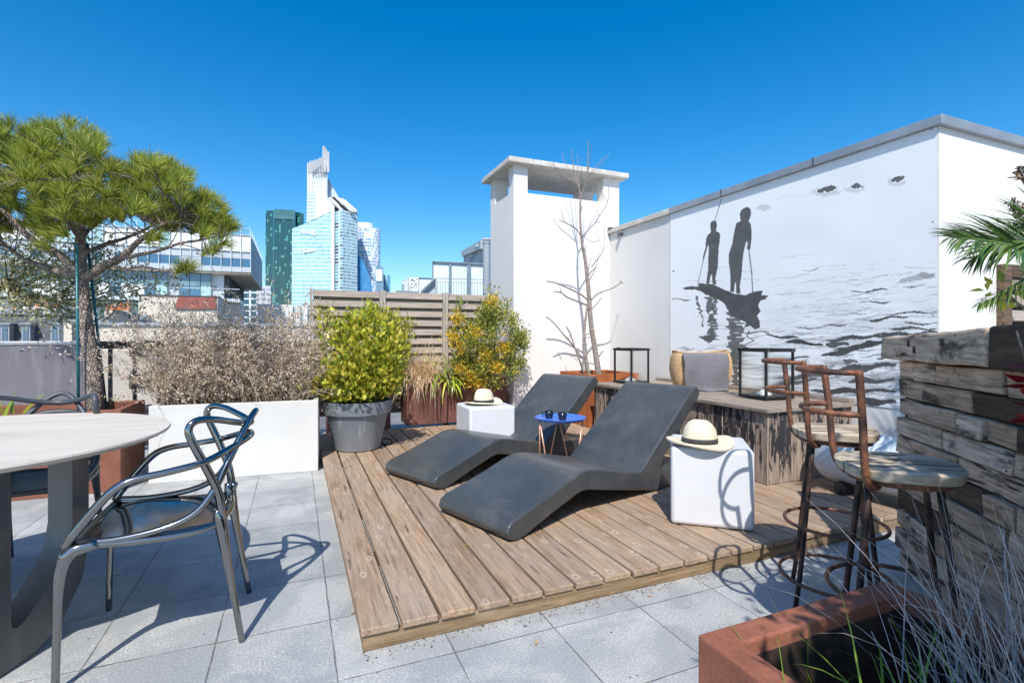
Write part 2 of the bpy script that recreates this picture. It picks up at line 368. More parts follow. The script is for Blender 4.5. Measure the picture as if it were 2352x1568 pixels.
BARKP = NM('pine_bark', .9, 0, .15); q = BARKP; v = q.vec((1,1,.55)); vo = q.n('ShaderNodeTexVoronoi', feature='DISTANCE_TO_EDGE'); vo.inputs['Scale'].default_value = 44
dv = q.n('ShaderNodeVectorMath', operation='ADD'); nn = q.n('ShaderNodeTexNoise'); nn.inputs['Scale'].default_value = 9; q.l(v, nn.inputs['Vector'])
sc2 = q.n('ShaderNodeVectorMath', operation='SCALE'); sc2.inputs['Scale'].default_value = .12; q.l(nn.outputs['Color'], sc2.inputs[0]); q.l(v, dv.inputs[0]); q.l(sc2.outputs[0], dv.inputs[1]); q.l(dv.outputs[0], vo.inputs['Vector'])
n = q.noise(v, 18, 6, .7); c = q.ramp(n, [(.3, (.16,.13,.11)), (.5, (.31,.255,.22)), (.7, (.50,.43,.37))])
q.col(q.mix(q.math('MULTIPLY', q.ramp(vo.outputs['Distance'], [(.015, .8), (.09, 0)]), q.ramp(q.noise(v, 12, 4), [(.4, .2), (.6, 1)])), c, (.07,.05,.04))); q.bump(q.math('ADD', q.ramp(vo.outputs['Distance'], [(0, 0), (.2, 1)]), q.math('MULTIPLY', n, .4)), .9, .012); BARKP = q.m
BARKG = nmat('grey_bark', (.17,.135,.115), (.34,.29,.26), 25, .85, 0, .5, .004, 60)
HAIRC = 0
BARKB = nmat('brown_bark', (.08,.06,.045), (.20,.15,.11), 25, .9, 0, .5, .004, 60)
NEED = leafmat('pine_needles', [(.18,.25,.035), (.32,.39,.05), (.45,.50,.07), (.23,.31,.045), (.60,.56,.15), (.11,.16,.03), (.52,.50,.10), (.36,.41,.06)], .42, .42)
DRYN = leafmat('dry_stems', [(.28,.19,.14), (.46,.36,.28), (.34,.26,.22), (.56,.47,.38), (.20,.13,.09), (.42,.29,.19)], .8, .15)
DRYL = leafmat('dry_leaves', [(.62,.50,.42), (.78,.68,.58), (.66,.52,.40), (.40,.32,.17), (.84,.75,.66), (.44,.31,.22), (.50,.42,.23), (.62,.54,.42), (.72,.64,.54)], .8, .25)
EUON = leafmat('euonymus_leaves', [(.56,.57,.05), (.42,.47,.04), (.68,.63,.08), (.26,.33,.035), (.75,.64,.12), (.50,.53,.05), (.20,.25,.03), (.60,.53,.07)], .35, .42, .5)
OLIVG = leafmat('small_olive_leaves', [(.34,.36,.05), (.46,.45,.08), (.22,.24,.04), (.55,.48,.10), (.38,.37,.08)], .5, .25)
PITT = leafmat('mottled_leaves', [(.22,.29,.05), (.40,.42,.07), (.16,.21,.04), (.31,.36,.07), (.58,.46,.07), (.46,.46,.12), (.20,.27,.06)], .45, .25)
GOLD = leafmat('golden_leaves', [(.80,.58,.05), (.70,.48,.05), (.85,.68,.10), (.64,.36,.05)], .45, .3)
OLIVE = leafmat('olive_leaves', [(.22,.25,.09), (.38,.39,.17), (.55,.54,.30), (.68,.66,.44), (.15,.17,.06), (.42,.33,.14)], .5, .2)
STRAP = leafmat('strap_leaves', [(.30,.44,.035), (.42,.55,.05), (.20,.32,.03), (.55,.60,.09)], .35, .3, .5)
TAN = leafmat('tan_grass', [(.74,.53,.31), (.84,.67,.44), (.66,.44,.24), (.88,.74,.54)], .7, .25)
GREYG = leafmat('grey_dry_grass', [(.46,.40,.39), (.62,.56,.54), (.36,.30,.29), (.72,.65,.60), (.42,.34,.28)], .6, .2)
GREENG = leafmat('green_grass', [(.22,.36,.04), (.32,.46,.07), (.15,.25,.03)], .45, .3)
PALMM = leafmat('palm_leaflets', [(.06,.13,.035), (.09,.18,.045), (.13,.22,.05), (.045,.09,.03), (.17,.24,.07)], .3, .2, .6)
REDL = leafmat('red_leaves', [(.30,.015,.02), (.22,.01,.015), (.40,.03,.03)], .4, .3)
BROWNL = leafmat('brown_dead_leaves', [(.09,.06,.045), (.16,.11,.08), (.30,.19,.10), (.12,.09,.085)], .8, .1)
TEAL = nmat('teal_stake', (.01,.10,.12), (.02,.15,.17), 9, .4)
# ================================================================== setting
def structure(name, mb, m, **k):
    o = obj(name, mb, m, **k); o['kind'] = 'structure'; return o
DK = .088                                   # top of the deck above the slabs
structure('ground', MB().box((0, 1500, -24.5), (9000, 9000, 1)), nmat('city_ground', (.10,.10,.10), (.22,.21,.20), .05, .9))
structure('terrace_floor', MB().b2((-7, -3.5, -.4), (9, 6.75, 0)), FLOOR)
solo('apartment_block', 'pale rendered block that carries the roof terrace', 'building', MB().b2((-6.9, -3.4, -24), (8.9, 6.65, -.402)), PLAST, (0, 0, -24))
W = 4.0; VC = 2.07; HT = 2.555
# ---- white roof building with sloping-looking parapet (mural wall + return wall)
bl = thing('roof_building', 'white rendered roof building with zinc coping and a painted panel on its side', 'building', (W, VC, 0))
def wp(lo, hi): return MB().b2(lo, hi)
obj('wall', wp((W, VC, .001), (8.9, 7.6, HT)), PLAST, bl, True)
c = MB(); OH = .036
c.b2((W-OH, VC-OH, HT), (W+.25, 4.75, HT+.066)); obj('coping', c, ZINC, bl, True, bevel=.004)
c = MB(); c.b2((W+.252, VC-OH, HT), (9, VC+.3, HT+.066)); obj('coping', c, ZINC, bl, True, bevel=.004)
c = MB(); c.b2((W-OH-.004, 4.752, HT-.003), (W+.25, 6.0, HT+.062)); obj('stone_coping', c, STCAP, bl, True, bevel=.006)
c = MB()
for vv in (2.95, 3.95): c.b2((W-OH-.003, vv, HT-.002), (W+.1, vv+.012, HT+.0685))
c.b2((W+1.2, VC-OH-.003, HT-.002), (W+1.212, VC+.2, HT+.0685)); obj('coping_joint', c, LSTEEL, bl, True)
c = MB(); c.b2((W-.0065, 4.75, .62), (W, 4.757, HT-.002)); obj('panel_edge', c, PLAST, bl, True)
c = MB().box((W-.03, 5.72, 2.50), (.06, .05, .035)); c.tube([(W-.05, 5.72, 2.49), (W-.05, 5.72, 2.44)], .012, 8); obj('wall_bracket', c, LSTEEL, bl, True)
c = MB().b2((W-.05, 5.9, HT+.059), (W+.02, 5.98, HT+.075)); obj('cap_bracket', c, BLACKM, bl, True)
# ---- chimney stack
chm = thing('chimney_stack', 'square white chimney stack with open slots under a worn stone slab', 'chimney', (2.558, 6.0, 0))
U0, U1, V0, V1 = 2.558, 4.152, 6.0, 6.84
SZ = 2.985; TZ = 3.325
obj('shaft', MB().b2((U0, V0, .001), (U1, V1, SZ)), PLAST, chm, True, bevel=.004)
for (a, b, c2, d) in ((U0, U0+.195, V0, V0+.165), (U1-.255, U1, V0, V0+.165), (U0, U0+.195, V1-.165, V1), (U1-.255, U1, V1-.165, V1)):
    obj('corner_post', MB().b2((a, c2, SZ-.002), (b, d, TZ)), PLAST, chm, True)
cp = MB(); 
for k in range(1):
    cp.b2((U0-.10, V0-.10, TZ), (U1+.10, V1+.10, TZ+.072))
obj('slab_cap', cp, STCAP, chm, True, bevel=.012)
# ---- deck
dk = thing('wood_deck', 'raised sun deck of weathered brown softwood boards', 'deck', (.219, 1.91, 0))
pit = .1468; u = .217; i = 0
while u < 3.96:
    wdt = .135 if i else .134
    if u+wdt > 3.985: wdt = 3.985-u
    b0 = 1.897+random.uniform(-.006, .006)
    z0 = DK-.027; zz = DK+random.uniform(-.0015, .0015)
    vend = 5.93
    # board ends at planters that stand behind
    m = MB()
    n = 10; vs = []; fs = []
    tw = random.uniform(-.002, .002)
    m.b2((-wdt/2, 0, -.027), (wdt/2, vend-b0, 0))
    if i % 3 == 1 and i > 2:
        sp = random.uniform(2.2, 3.0); m = MB(); m.b2((-wdt/2, 0, -.027), (wdt/2, sp, 0)); m.b2((-wdt/2, sp+.005, -.027), (wdt/2, vend-b0, 0))
    o = obj('deck_board', m, DECK, dk, bevel=.005, seg=2)
    o.location = (u+wdt/2-.219, b0-1.91, zz); o.rotation_euler = (0, tw, 0)
    u += pit; i += 1
fb = MB().b2((.224, 1.906, .001), (3.97, 1.942, DK-.029)); obj('fascia_board', fb, FASC, dk, True, bevel=.003)
fb = MB().b2((.226, 1.944, .001), (.256, 5.9, DK-.026)); obj('side_board', fb, FASC, dk, True)
jm_ = MB()
for vv in (2.6, 3.3, 4.0, 4.7, 5.4): jm_.b2((.26, vv, .001), (3.9, vv+.045, DK-.030))
obj('joist', jm_, TIMBD, dk, True)
# ---- slatted fence
fn = thing('slatted_fence', 'grey weathered louvred timber fence behind the rust planters', 'fence', (.16, 6.5, 0))
fu = [.16, 1.0, 1.80, 2.55]; FZ = 1.70
for k, x in enumerate(fu[:3]):
    ww = .03 if k == 0 else .034
    for dx in ((0,) if k == 0 else (-.036, .0)):
        obj('fence_post', MB().b2((x+dx, 6.47, 0), (x+dx+ww, 6.53, FZ+.012)), FPOST, fn, True, bevel=.003)
for k in range(3):
    a = fu[k]+.036; b = fu[k+1]-.038
    z = FZ-.045; j = 0
    while z > .25:
        m = MB(); L = b-a
        m.box((0, 0, 0), (L, .016, .088), rot=Matrix.Rotation(R(-24), 3, 'X'))
        o = obj('fence_slat', m, FENCE, fn, bevel=.002, seg=1); o.location = ((a+b)/2-.16, .0, z+random.uniform(-.002, .002)); o.rotation_euler = (0, random.uniform(-.003, .003), 0)
        m = MB(); m.box((0, 0, 0), (L-.01, .014, .086), rot=Matrix.Rotation(R(8), 3, 'X'))
        o = obj('rear_slat', m, FENCE, fn); o.location = ((a+b)/2-.16, .026, z-.057)
        z -= .114; j += 1
# ---- parapet screen + railing
ps = thing('parapet_screen', 'grey-violet opaque parapet screen behind the pine planter', 'screen', (-3.6, 6.2, 0))
obj('panel', MB().b2((-5.6, 6.17, .03), (-1.77, 6.21, 1.06)), SCREEN, ps, True)
obj('top_rail', MB().b2((-5.6, 6.16, 1.062), (-1.77, 6.22, 1.095)), ZINC, ps, True, bevel=.004)
rl = thing('balcony_railing', 'dark metal balcony railing with glass infill behind the white planter', 'railing', (-1.6, 6.2, 0))
obj('top_rail', MB().b2((-1.765, 6.16, 1.02), (.155, 6.22, 1.095)), RAILM, rl, True, bevel=.004)
obj('bottom_rail', MB().b2((-1.765, 6.17, .05), (.155, 6.21, .10)), RAILM, rl, True)
x = -1.69
while x < .15:
    obj('baluster', MB().b2((x, 6.175, .102), (x+.03, 6.205, 1.018)), RAILM, rl, True); x += .2
obj('glass_infill', MB().b2((-1.76, 6.215, .13), (.15, 6.221, 1.0)), RGLASS, rl, True)
# ---- mural, painted on a flat sheet
MU = W-.006
zx0, zy0, zs = 1650, 280, 1.802
def vn(x, y, seed):
    r = np.random.default_rng(seed); T = r.random((256, 256))
    xi = np.floor(x).astype(int); yi = np.floor(y).astype(int); fx = x-xi; fy = y-yi
    fx = fx*fx*(3-2*fx); fy = fy*fy*(3-2*fy)
    a = T[yi % 256, xi % 256]; b = T[yi % 256, (xi+1) % 256]; c = T[(yi+1) % 256, xi % 256]; d = T[(yi+1) % 256, (xi+1) % 256]
    return (a*(1-fx)+b*fx)*(1-fy)+(c*(1-fx)+d*fx)*fy
def fbm(x, y, seed, o=4):
    s = 0; a = .5; t = 0
    for k in range(o): s = s+a*vn(x*2**k, y*2**k, seed+k); t += a; a *= .55
    return s/t
def inpoly(x, y, poly):
    r = np.zeros(x.shape, bool); n = len(poly); j = n-1
    px = [p[0] for p in poly]; py = [p[1] for p in poly]
    bb = (x > min(px)) & (x < max(px)) & (y > min(py)) & (y < max(py))
    xx = x[bb]; yy = y[bb]; rr = np.zeros(xx.shape, bool)
    for i in range(n):
        xi, yi = poly[i]; xj, yj = poly[j]
        if yi != yj:
            cnd = ((yi > yy) != (yj > yy)) & (xx < (xj-xi)*(yy-yi)/(yj-yi)+xi); rr ^= cnd
        j = i
    r[bb] = rr; return r
nu_, nv_ = 520, 400
vv = np.linspace(VC+.004, 4.748, nu_); zz = np.linspace(.617, HT-.002, nv_)
VV, ZZ = np.meshgrid(vv, zz)
XX = ch*MU - sh*VV; YY = sh*MU + ch*VV
px = HX+F*XX/YY; py = HY-F*(ZZ-EYE)/YY
qx = (px/.8305-zx0)*zs; qy = (py/.8305-zy0)*zs          # picture coordinates of the painting (cartoon grid)
jx = qx+(vn(qx/9, qy/9, 3)-.5)*4; jy = qy+(vn(qx/9, qy/9, 4)-.5)*4
kx = qx+(vn(qx/9, qy/9, 3)-.5)*1.5; ky = qy+(vn(qx/9, qy/9, 4)-.5)*1.5
val = np.full(qx.shape, .86) + (fbm(qx/260, qy/160, 11)-.5)*.10
# water washes
dep = np.clip((qy-760)/760, 0, 1)
val -= np.clip((qy-900)/500, 0, 1)*(fbm(qx/150, qy/22, 21)-.39)*1.1*np.clip((qx-700)/500+.25, .12, 1)
val = np.clip(val, .2, .90)
def paint(mask, dark, op=1.0, soft=None):
    global val
    t = dark + (fbm(qx/28, qy/28, 31)-.5)*.05
    val = np.where(mask, val*(1-op)+t*op, val)
def stroke(x0, y0, x1, y1, th, dark, op=.9, wob=4, ph=0, dry=.0):
    L = x1-x0; t = (jx-x0)/max(L, 1e-3); 
    m = (t > 0) & (t < 1)
    yc = y0+(y1-y0)*t + wob*np.sin(t*math.pi*2*max(1, L/160)+ph)
    hw = th*.5*np.power(np.clip(4*t*(1-t), 0, 1), .45)*(.65+.5*np.sin(t*7+ph*3)*.5+.2)
    m &= np.abs(jy-yc) < hw
    if dry: m &= fbm(qx/40, qy/5, 51) > dry
    paint(m, dark, op)
rs = random.Random(5)
# faint distant strokes then darker, thicker ones towards the foot
for k in range(300):
    y = 770+rs.random()**.8*740; dd = (y-770)/740
    x0 = rs.uniform(380 if y < 1300 else 640, 1680)
    if x0 < 900 and y < 1150 and rs.random() < .7: x0 += 450
    L = rs.uniform(60, 260)*(.7+dd*.6)
    dk_ = .46-.22*dd+rs.uniform(-.06, .06)
    stroke(x0, y, x0+L, y-L*rs.uniform(.02, .16)*(1 if x0 > 800 else .3), 3+dd*rs.uniform(5, 22), dk_, rs.uniform(.25, .65), 2+6*dd, rs.uniform(0, 6), rs.choice([0, .45, .5]))
for s_ in [(1320,884,1600,853,3,.25),(1265,950,1458,938,9,.10),(1530,925,1655,921,5,.12),(1305,1003,1468,999,9,.12),(375,988,470,988,9,.22),(1025,847,1110,835,5,.25),
  (1350,1092,1552,1070,15,.07),(1440,1058,1700,1049,7,.12),(1528,1108,1706,1108,9,.09),(1452,1130,1694,1134,15,.08),(1125,1122,1250,1110,10,.11),(1000,1133,1116,1128,7,.14),
  (845,1165,1006,1180,17,.07),(938,1195,1132,1212,24,.06),(1140,1192,1512,1155,22,.08),(1120,1272,1460,1190,30,.07),(1380,1170,1705,1150,20,.08),(1180,1245,1500,1185,24,.08),
  (900,1290,1062,1275,16,.09),(1392,1282,1492,1268,12,.15),(1190,1345,1495,1308,40,.09),(1090,1330,1190,1318,10,.12),(880,1385,1320,1340,22,.12),(860,1415,1100,1385,26,.11),
  (1250,1395,1492,1390,30,.09),(1060,1445,1495,1440,28,.07),(1300,1492,1495,1500,40,.06),(980,1462,1180,1470,18,.10),(720,1150,860,1152,9,.16),(1520,1052,1700,1052,8,.1),
  (640,1300,760,1290,10,.2),(1140,1210,1260,1212,30,.10),(1310,1225,1420,1195,34,.08),(1230,1290,1300,1300,26,.14),(1600,870,1690,862,30,.40)]:
    stroke(*s_, op=.97, wob=5, ph=s_[0] % 6)
paint(inpoly(jx, jy, [(1500,905),(1520,885),(1600,862),(1680,858),(1688,880),(1640,885),(1560,900)]), .36, .75)
# figures
figA = [(572,600),(583,594),(596,598),(600,615),(597,635),(596,648),(612,655),(616,672),(613,700),(608,735),(607,780),(604,830),(596,860),(592,885),(597,913),(579,914),(577,890),(574,862),(568,870),(564,895),(561,910),(546,909),(550,880),(555,840),(556,790),(559,740),(556,712),(548,745),(540,770),(536,789),(529,785),(533,765),(542,730),(545,690),(552,668),(568,655),(570,643),(566,628),(567,612)]
figB = [(725,538),(738,530),(755,528),(767,537),(770,560),(764,585),(757,598),(768,610),(772,640),(771,690),(766,738),(752,740),(749,725),(757,700),(752,688),(742,712),(735,740),(728,790),(725,830),(722,870),(716,900),(714,930),(717,956),(697,958),(694,925),(696,905),(690,905),(686,930),(685,953),(665,948),(667,910),(668,880),(664,840),(658,800),(658,765),(668,735),(676,710),(682,675),(690,630),(697,607),(718,597),(716,580),(714,560),(719,547)]
boat = [(422,932),(440,926),(480,921),(506,924),(510,907),(575,910),(620,930),(680,958),(740,965),(790,948),(828,944),(822,966),(856,967),(842,985),(815,995),(806,1020),(818,1045),(800,1070),(812,1092),(814,1125),(790,1138),(768,1118),(735,1127),(745,1105),(720,1088),(700,1085),(665,1060),(640,1012),(612,990),(570,975),(520,948),(490,938),(450,940)]
def seg(x0, y0, x1, y1, w, dark, wob=0, op=1):
    dx, dy = x1-x0, y1-y0; L = math.hypot(dx, dy)
    t = ((qx-x0)*dx+(qy-y0)*dy)/L/L; d = ((qx-x0)*dy-(qy-y0)*dx)/L
    if wob: d = d+wob*np.sin(t*28)+wob*.7*np.sin(t*61+1)
    paint((t > 0) & (t < 1) & (np.abs(d) < w*.5), dark, op)
def col_(x0, y0, x1, y1, w0, w1, dark, seed):
    t = (qy-y0)/(y1-y0); xc = x0+(x1-x0)*t+(vn(qy/11, qy*0+seed, seed)-.5)*16; hw = (w0+(w1-w0)*t)*(.25+1.0*vn(qy/9, qy*0+3, seed+1))
    paint((t > 0) & (t < 1) & (np.abs(jx-xc) < hw*.5) & (vn(qy/7, qy*0+9, seed+2) > .12), dark, .95)
col_(560, 950, 572, 1200, 34, 30, .13, 61); col_(592, 950, 575, 1190, 30, 60, .13, 64); col_(503, 970, 532, 1125, 16, 14, .14, 67)
col_(700, 1080, 690, 1480, 74, 52, .13, 71); col_(672, 1010, 680, 1300, 60, 60, .13, 75)
paint(inpoly(jx, jy, [(506,1172),(550,1165),(596,1160),(588,1185),(560,1205),(540,1192)]), .12)
for a in ((762,1140,748,1172),(748,1172,785,1192),(785,1192,742,1212),(742,1212,736,1232)): seg(*a, 5, .13)
paint(inpoly(jx, jy, boat), .095); paint(inpoly(kx, ky, figA), .115); paint(inpoly(kx, ky, figB), .115)
seg(623, 486, 588, 600, 3.5, .16); seg(534, 786, 502, 920, 3.5, .16); seg(750, 676, 762, 760, 5, .14); seg(761, 755, 773, 860, 5.5, .14); seg(773, 855, 778, 955, 5, .14)
for (x0, y0, w_, h_, s_) in ((1150, 437, 62, 20, 1), (1296, 424, 42, 17, 2), (1502, 388, 42, 20, 3)):
    e = ((qx-x0)/w_)**2+((qy-y0+ (qx-x0)*.22*(1 if s_ != 2 else -.2))/h_)**2
    paint(e < .35+1.0*(fbm(qx/16, qy/16, 80+s_)-.3), .10, .95)
    e2 = ((qx-x0+10)/(w_*1.3))**2+((qy-y0-14)/(h_*1.2))**2; paint((e2 < .9*fbm(qx/14, qy/14, 90+s_)*1.8) & (e > .9), .50, .55)
e = ((qx-828)/42)**2+((qy-530)/22)**2; paint(e < 1.3*fbm(qx/18, qy/18, 95), .42, .5)
for (a, b) in ((860, 490), (960, 478), (1040, 470), (700, 510)):
    stroke(a, b, a+110, b-14, 3, .48, .5, 5, a)
for (a, b) in ((1670, 142), (1674, 602), (1674, 1066), (383, 846)): paint((qx-a)**2+(qy-b)**2 < 18, .12)
nv_all = nu_*nv_
me = bpy.data.meshes.new('wall_mural')
vs = np.stack([np.full(nv_all, MU), VV.ravel(), ZZ.ravel()], 1).astype(np.float32)
vs[:, 0] -= MU; vs[:, 1] -= 3.4; vs[:, 2] -= .617
I = np.arange(nv_all).reshape(nv_, nu_)
fc = np.stack([I[:-1, :-1], I[1:, :-1], I[1:, 1:], I[:-1, 1:]], -1).reshape(-1, 4)
me.vertices.add(nv_all); me.vertices.foreach_set('co', vs.ravel())
me.loops.add(len(fc)*4); me.loops.foreach_set('vertex_index', fc.ravel().astype(np.int32))
me.polygons.add(len(fc)); me.polygons.foreach_set('loop_start', np.arange(0, len(fc)*4, 4).astype(np.int32))
me.update(calc_edges=True)
att = me.color_attributes.new('paint', 'FLOAT_COLOR', 'POINT')
tint = np.stack([val*.975, val*1.0, val*1.02, np.ones_like(val)], -1).reshape(-1, 4); dm = val < .3
tint = np.clip(tint, .02, 1).astype(np.float32); att.data.foreach_set('color', tint.ravel())
q = NM('painted_sheet', .75, 0, .2); at = q.n('ShaderNodeAttribute', attribute_name='paint'); q.col(at.outputs['Color']); q.bump(q.noise(q.vec(), 60, 3), .1, .002)
me.materials.append(q.m)
o = bpy.data.objects.new('wall_mural', me); COL.objects.link(o); o.location = (MU, 3.4, .617)
setp(o, 'black and grey mural of two figures with poles on a boat over rippling water', 'mural')
# ---- shutter at the far right
stt = thing('louvred_shutter', 'dark framed timber louvre door in the white wall behind the palm', 'shutter', (4.71, VC-.02, 0))
obj('frame', MB().b2((4.70, VC-.05, 0), (4.80, VC+.0, 1.66)), CLAP, stt, True, bevel=.004)
obj('top_frame', MB().b2((4.802, VC-.05, 1.57), (6.2, VC, 1.66)), CLAP, stt, True)
obj('backing', MB().b2((4.802, VC-.012, 0), (6.2, VC-.002, 1.568)), TIMBD, stt, True)
z = 1.52
while z > .05:
    m = MB().box((0, 0, 0), (1.4, .018, .085), rot=Matrix.Rotation(R(-22), 3, 'X')); o = obj('slat', m, FENCE, stt); o.location = (.8, -.015, z); z -= .115
# ================================================================== planters and furniture
def rim_box(lo, hi, t=.03, depth=.12, lip=None):
    """open-topped box with walls of thickness t"""
    (x0, y0, z0), (x1, y1, z1) = lo, hi; m = MB()
    if lip is None: lip = t
    m.b2((x0, y0, z0), (x1, y0+t, z1)); m.b2((x0, y1-t, z0), (x1, y1, z1))
    m.b2((x0, y0+t, z0), (x0+t, y1-t, z1)); m.b2((x1-t, y0+t, z0), (x1, y1-t, z1))
    return m
def open_box(lo, hi, t, dz):
    """seamless planter shell: outer walls, rim, inner walls down to dz below the rim"""
    (x0, y0, z0), (x1, y1, z1) = lo, hi
    o = [(x0,y0),(x1,y0),(x1,y1),(x0,y1)]; n = [(x0+t,y0+t),(x1-t,y0+t),(x1-t,y1-t),(x0+t,y1-t)]
    vs = [(a,b,z0) for a,b in o]+[(a,b,z1) for a,b in o]+[(a,b,z1) for a,b in n]+[(a,b,z1-dz) for a,b in n]
    fs = [(3,2,1,0)]
    for k in range(4):
        j = (k+1) % 4; fs += [(k,j,4+j,4+k),(4+k,4+j,8+j,8+k),(8+k,8+j,12+j,12+k)]
    fs.append((12,13,14,15)); return MB().add(vs, fs)
def planter(name, label, loc, size, mat, rz=0, t=.035, soil=.06, group=None, bev=.006):
    p = thing(name, label, 'planter', loc, rz, group)
    obj('box', open_box((0,0,0), size, t, soil+.03), mat, p, bevel=bev, seg=2)
    m = MB(); sx, sy, sz = size
    m.grid(lambda a, b: Vector((t+a*(sx-2*t), t+b*(sy-2*t), sz-soil+random.uniform(-.008, .012))), 24, 14)
    obj('soil', m, SOIL, p, smooth=True); return p
GP = 'rust coloured steel planters'
wf = C(-2.80, 3.953)
WPL = planter('white_planter', 'long white box planter full of dry brown shrubs', wf, (1.224, .45, .60), WPLANT, R(19.1-HEAD), .045, .04)
planter('rust_planter', 'brown rust steel box holding the umbrella-shaped pine', (-1.183-1.30, 4.607, 0), (1.30, .66, .60), CORT, 0, .04, .10, GP)
planter('rust_planter', 'tall narrow rust steel planter behind the grey pot', (.33, 5.97, 0), (.68, .42, .70), CORTP, 0, .03, .05, GP)
planter('rust_planter', 'purple-brown rust steel planter with tan grass and a golden shrub', (1.218, 6.07, DK), (1.28, .38, .53), CORTP, 0, .03, .03, GP)
planter('rust_planter', 'orange streaked square rust steel planter with the bare tree', (3.117, 5.108, DK), (.70, .70, .615), CORTR, 0, .03, .05, GP)
planter('rust_planter', 'flat-rimmed rust steel planter in the near right corner with grass', (.851, .05, 0), (.68, .87, .45), CORTF, 0, .066, .26, GP, bev=.006)
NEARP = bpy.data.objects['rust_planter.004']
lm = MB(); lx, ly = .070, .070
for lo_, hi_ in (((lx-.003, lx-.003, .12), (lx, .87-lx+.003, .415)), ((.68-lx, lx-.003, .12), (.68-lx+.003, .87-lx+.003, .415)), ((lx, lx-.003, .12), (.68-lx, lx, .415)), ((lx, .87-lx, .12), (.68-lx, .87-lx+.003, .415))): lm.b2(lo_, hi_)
obj('inner_shade_sheet', lm, nmat('painted_inner_shade', (.012,.010,.009), (.05,.03,.02), 7, .8), NEARP)  # thin sheets over the inner walls, interior shade painted in as near-black colour
# grey pot
pc = C(-1.455, 4.84, DK)
pt = thing('grey_pot', 'big round grey plastic pot with pale streaks holding a yellow-green shrub', 'pot', pc)
obj('pot_body', MB().lathe([(.0,0),(.19,0),(.204,.01),(.278,.335),(.283,.345)], 48), GPOT, pt, smooth=True, shadeang=40)
obj('pot_rim', MB().lathe([(.275,.338),(.305,.342),(.322,.445),(.322,.457),(.300,.457),(.292,.40),(.0,.40)], 48), GPOT, pt, shadeang=35)
obj('soil', MB().lathe([(.0,.41),(.293,.408)], 24), SOIL, pt)
solo('power_cable', 'short loop of black cable on the boards beside the grey pot', 'cable', MB().tube(cr([G(868,1018,DK+.006), G(880,1007,DK+.006), G(898,1009,DK+.006), G(899,1018,DK+.006), G(885,1020,DK+.006), G(872,1013,DK+.01)], 5), .006, 6), BLACKM, G(880, 1014, DK))
# sun loungers
def lounger(loc, rz, label):
    t = thing('sun_lounger', label, 'sun lounger', loc, rz, 'anthracite wave loungers')
    prof = [(.03,0),(-.015,.018),(-.035,.05),(-.022,.085),(.012,.108),(.10,.132),(.30,.190),(.46,.243),(.52,.260),(.57,.268),(.62,.266),(.68,.257),(.80,.232),(.95,.200),(1.08,.172),(1.125,.163),
            (1.135,.166),(1.30,.292),(1.55,.480),(1.78,.652),(1.82,.674),(1.86,.674),(1.892,.652),(1.90,.618),(1.875,.585),(1.62,.385),(1.42,.225),(1.355,.150),(1.40,.135),(1.62,.128),(1.665,.110),(1.68,.07),(1.67,.02),(1.62,.002),(1.40,.002),(1.30,.006),(1.14,.040),(.80,.108),(.60,.150),(.55,.153),(.50,.143),(.30,.082),(.12,.020),(.07,.004)]
    w_ = .62
    pts = [Vector((x, 0, z)) for x, z in prof]
    m = MB().prism(pts, (0, w_, 0))
    o = obj('body', m, LOUNG, t, bevel=.011, seg=3, shadeang=38)
    # foot pads
    m = MB(); m.box((.05, .06, .004), (.05, .04, .008)); m.box((.05, .56, .004), (.05, .04, .008)); obj('foot_pad', m, BLACKM, t)
    return t
lounger(C(.0, 2.60, DK+.002), R(41.8-HEAD), 'nearer dark grey wave lounger, beside the front white cube')
lounger(C(-.50, 3.49, DK+.002), R(46-HEAD), 'farther dark grey wave lounger, in front of the rear white cube')
# white cubes
def cube(loc, rz, label, s=.43, tilt=0):
    t = thing('cube_stool', label, 'stool', loc, rz, 'glossy white cube stools')
    m = MB().b2((0,0,0), (s, s*.97, s)); obj('body', m, WCUBE, t, bevel=.022, seg=4, shadeang=40)
    return t
CU1 = cube(C(.886, 2.865, DK+.003), R(-16.8-HEAD), 'front white plastic cube next to the near lounger, with a hat on it')
CU2 = cube((1.395, 4.24, DK+.001), 0, 'rear white plastic cube behind the far lounger, with a hat on it')
# hats
def hat(loc, rz, label, s=1.0):
    t = thing('straw_hat', label, 'hat', loc, rz, 'cream straw hats')
    def fn(p, th, r, z):
        k = max(0, (z-.07)/.05)
        pinch = .012*k*math.exp(-((abs(math.sin(th))-1)**2)*9)*(1 if math.cos(th) > -.2 else .3)
        p = Vector(p); p.z -= .026*k*math.exp(-(p.y/.022)**2)*(1 if r < .075 else .3); p.y *= 1-.16*k*(1 if math.cos(th) > -.3 else .3)
        if r > .09: p.z += (.013*math.sin(2*th+.6)+.006*math.sin(3*th)+.006)*((r-.09)/.07); p.x *= 1.0
        return p
    prof = [(.182,.010),(.184,.014),(.180,.016),(.15,.010),(.12,.009),(.1,.011),(.095,.018),(.094,.045),(.09,.075),(.083,.10),(.073,.122),(.058,.136),(.035,.140),(.001,.136)]
    prof = [(r*s*.94, z*s) for r, z in prof]
    obj('crown', MB().lathe(prof[5:], 40, sx=1.06, sy=.92, fn=fn), STRAW, t, smooth=True)
    obj('brim', MB().lathe([(.182*s*.94,.004*s)]+prof[:6], 40, sx=1.06, sy=.92, fn=fn), STRAW, t, smooth=True)
    obj('hat_band', MB().lathe([(.0902*s,.013*s),(.0926*s,.013*s),(.0916*s,.040*s),(.0888*s,.041*s)], 40, sx=1.06, sy=.92), HBAND, t, smooth=True)
    return t
hat(C(1.066, 2.915, DK+.436), R(-18-HEAD), 'cream straw fedora with dark band on the front white cube')
hat((1.60, 4.455, DK+.433), R(12), 'cream straw fedora with dark band on the rear white cube', 1.0)
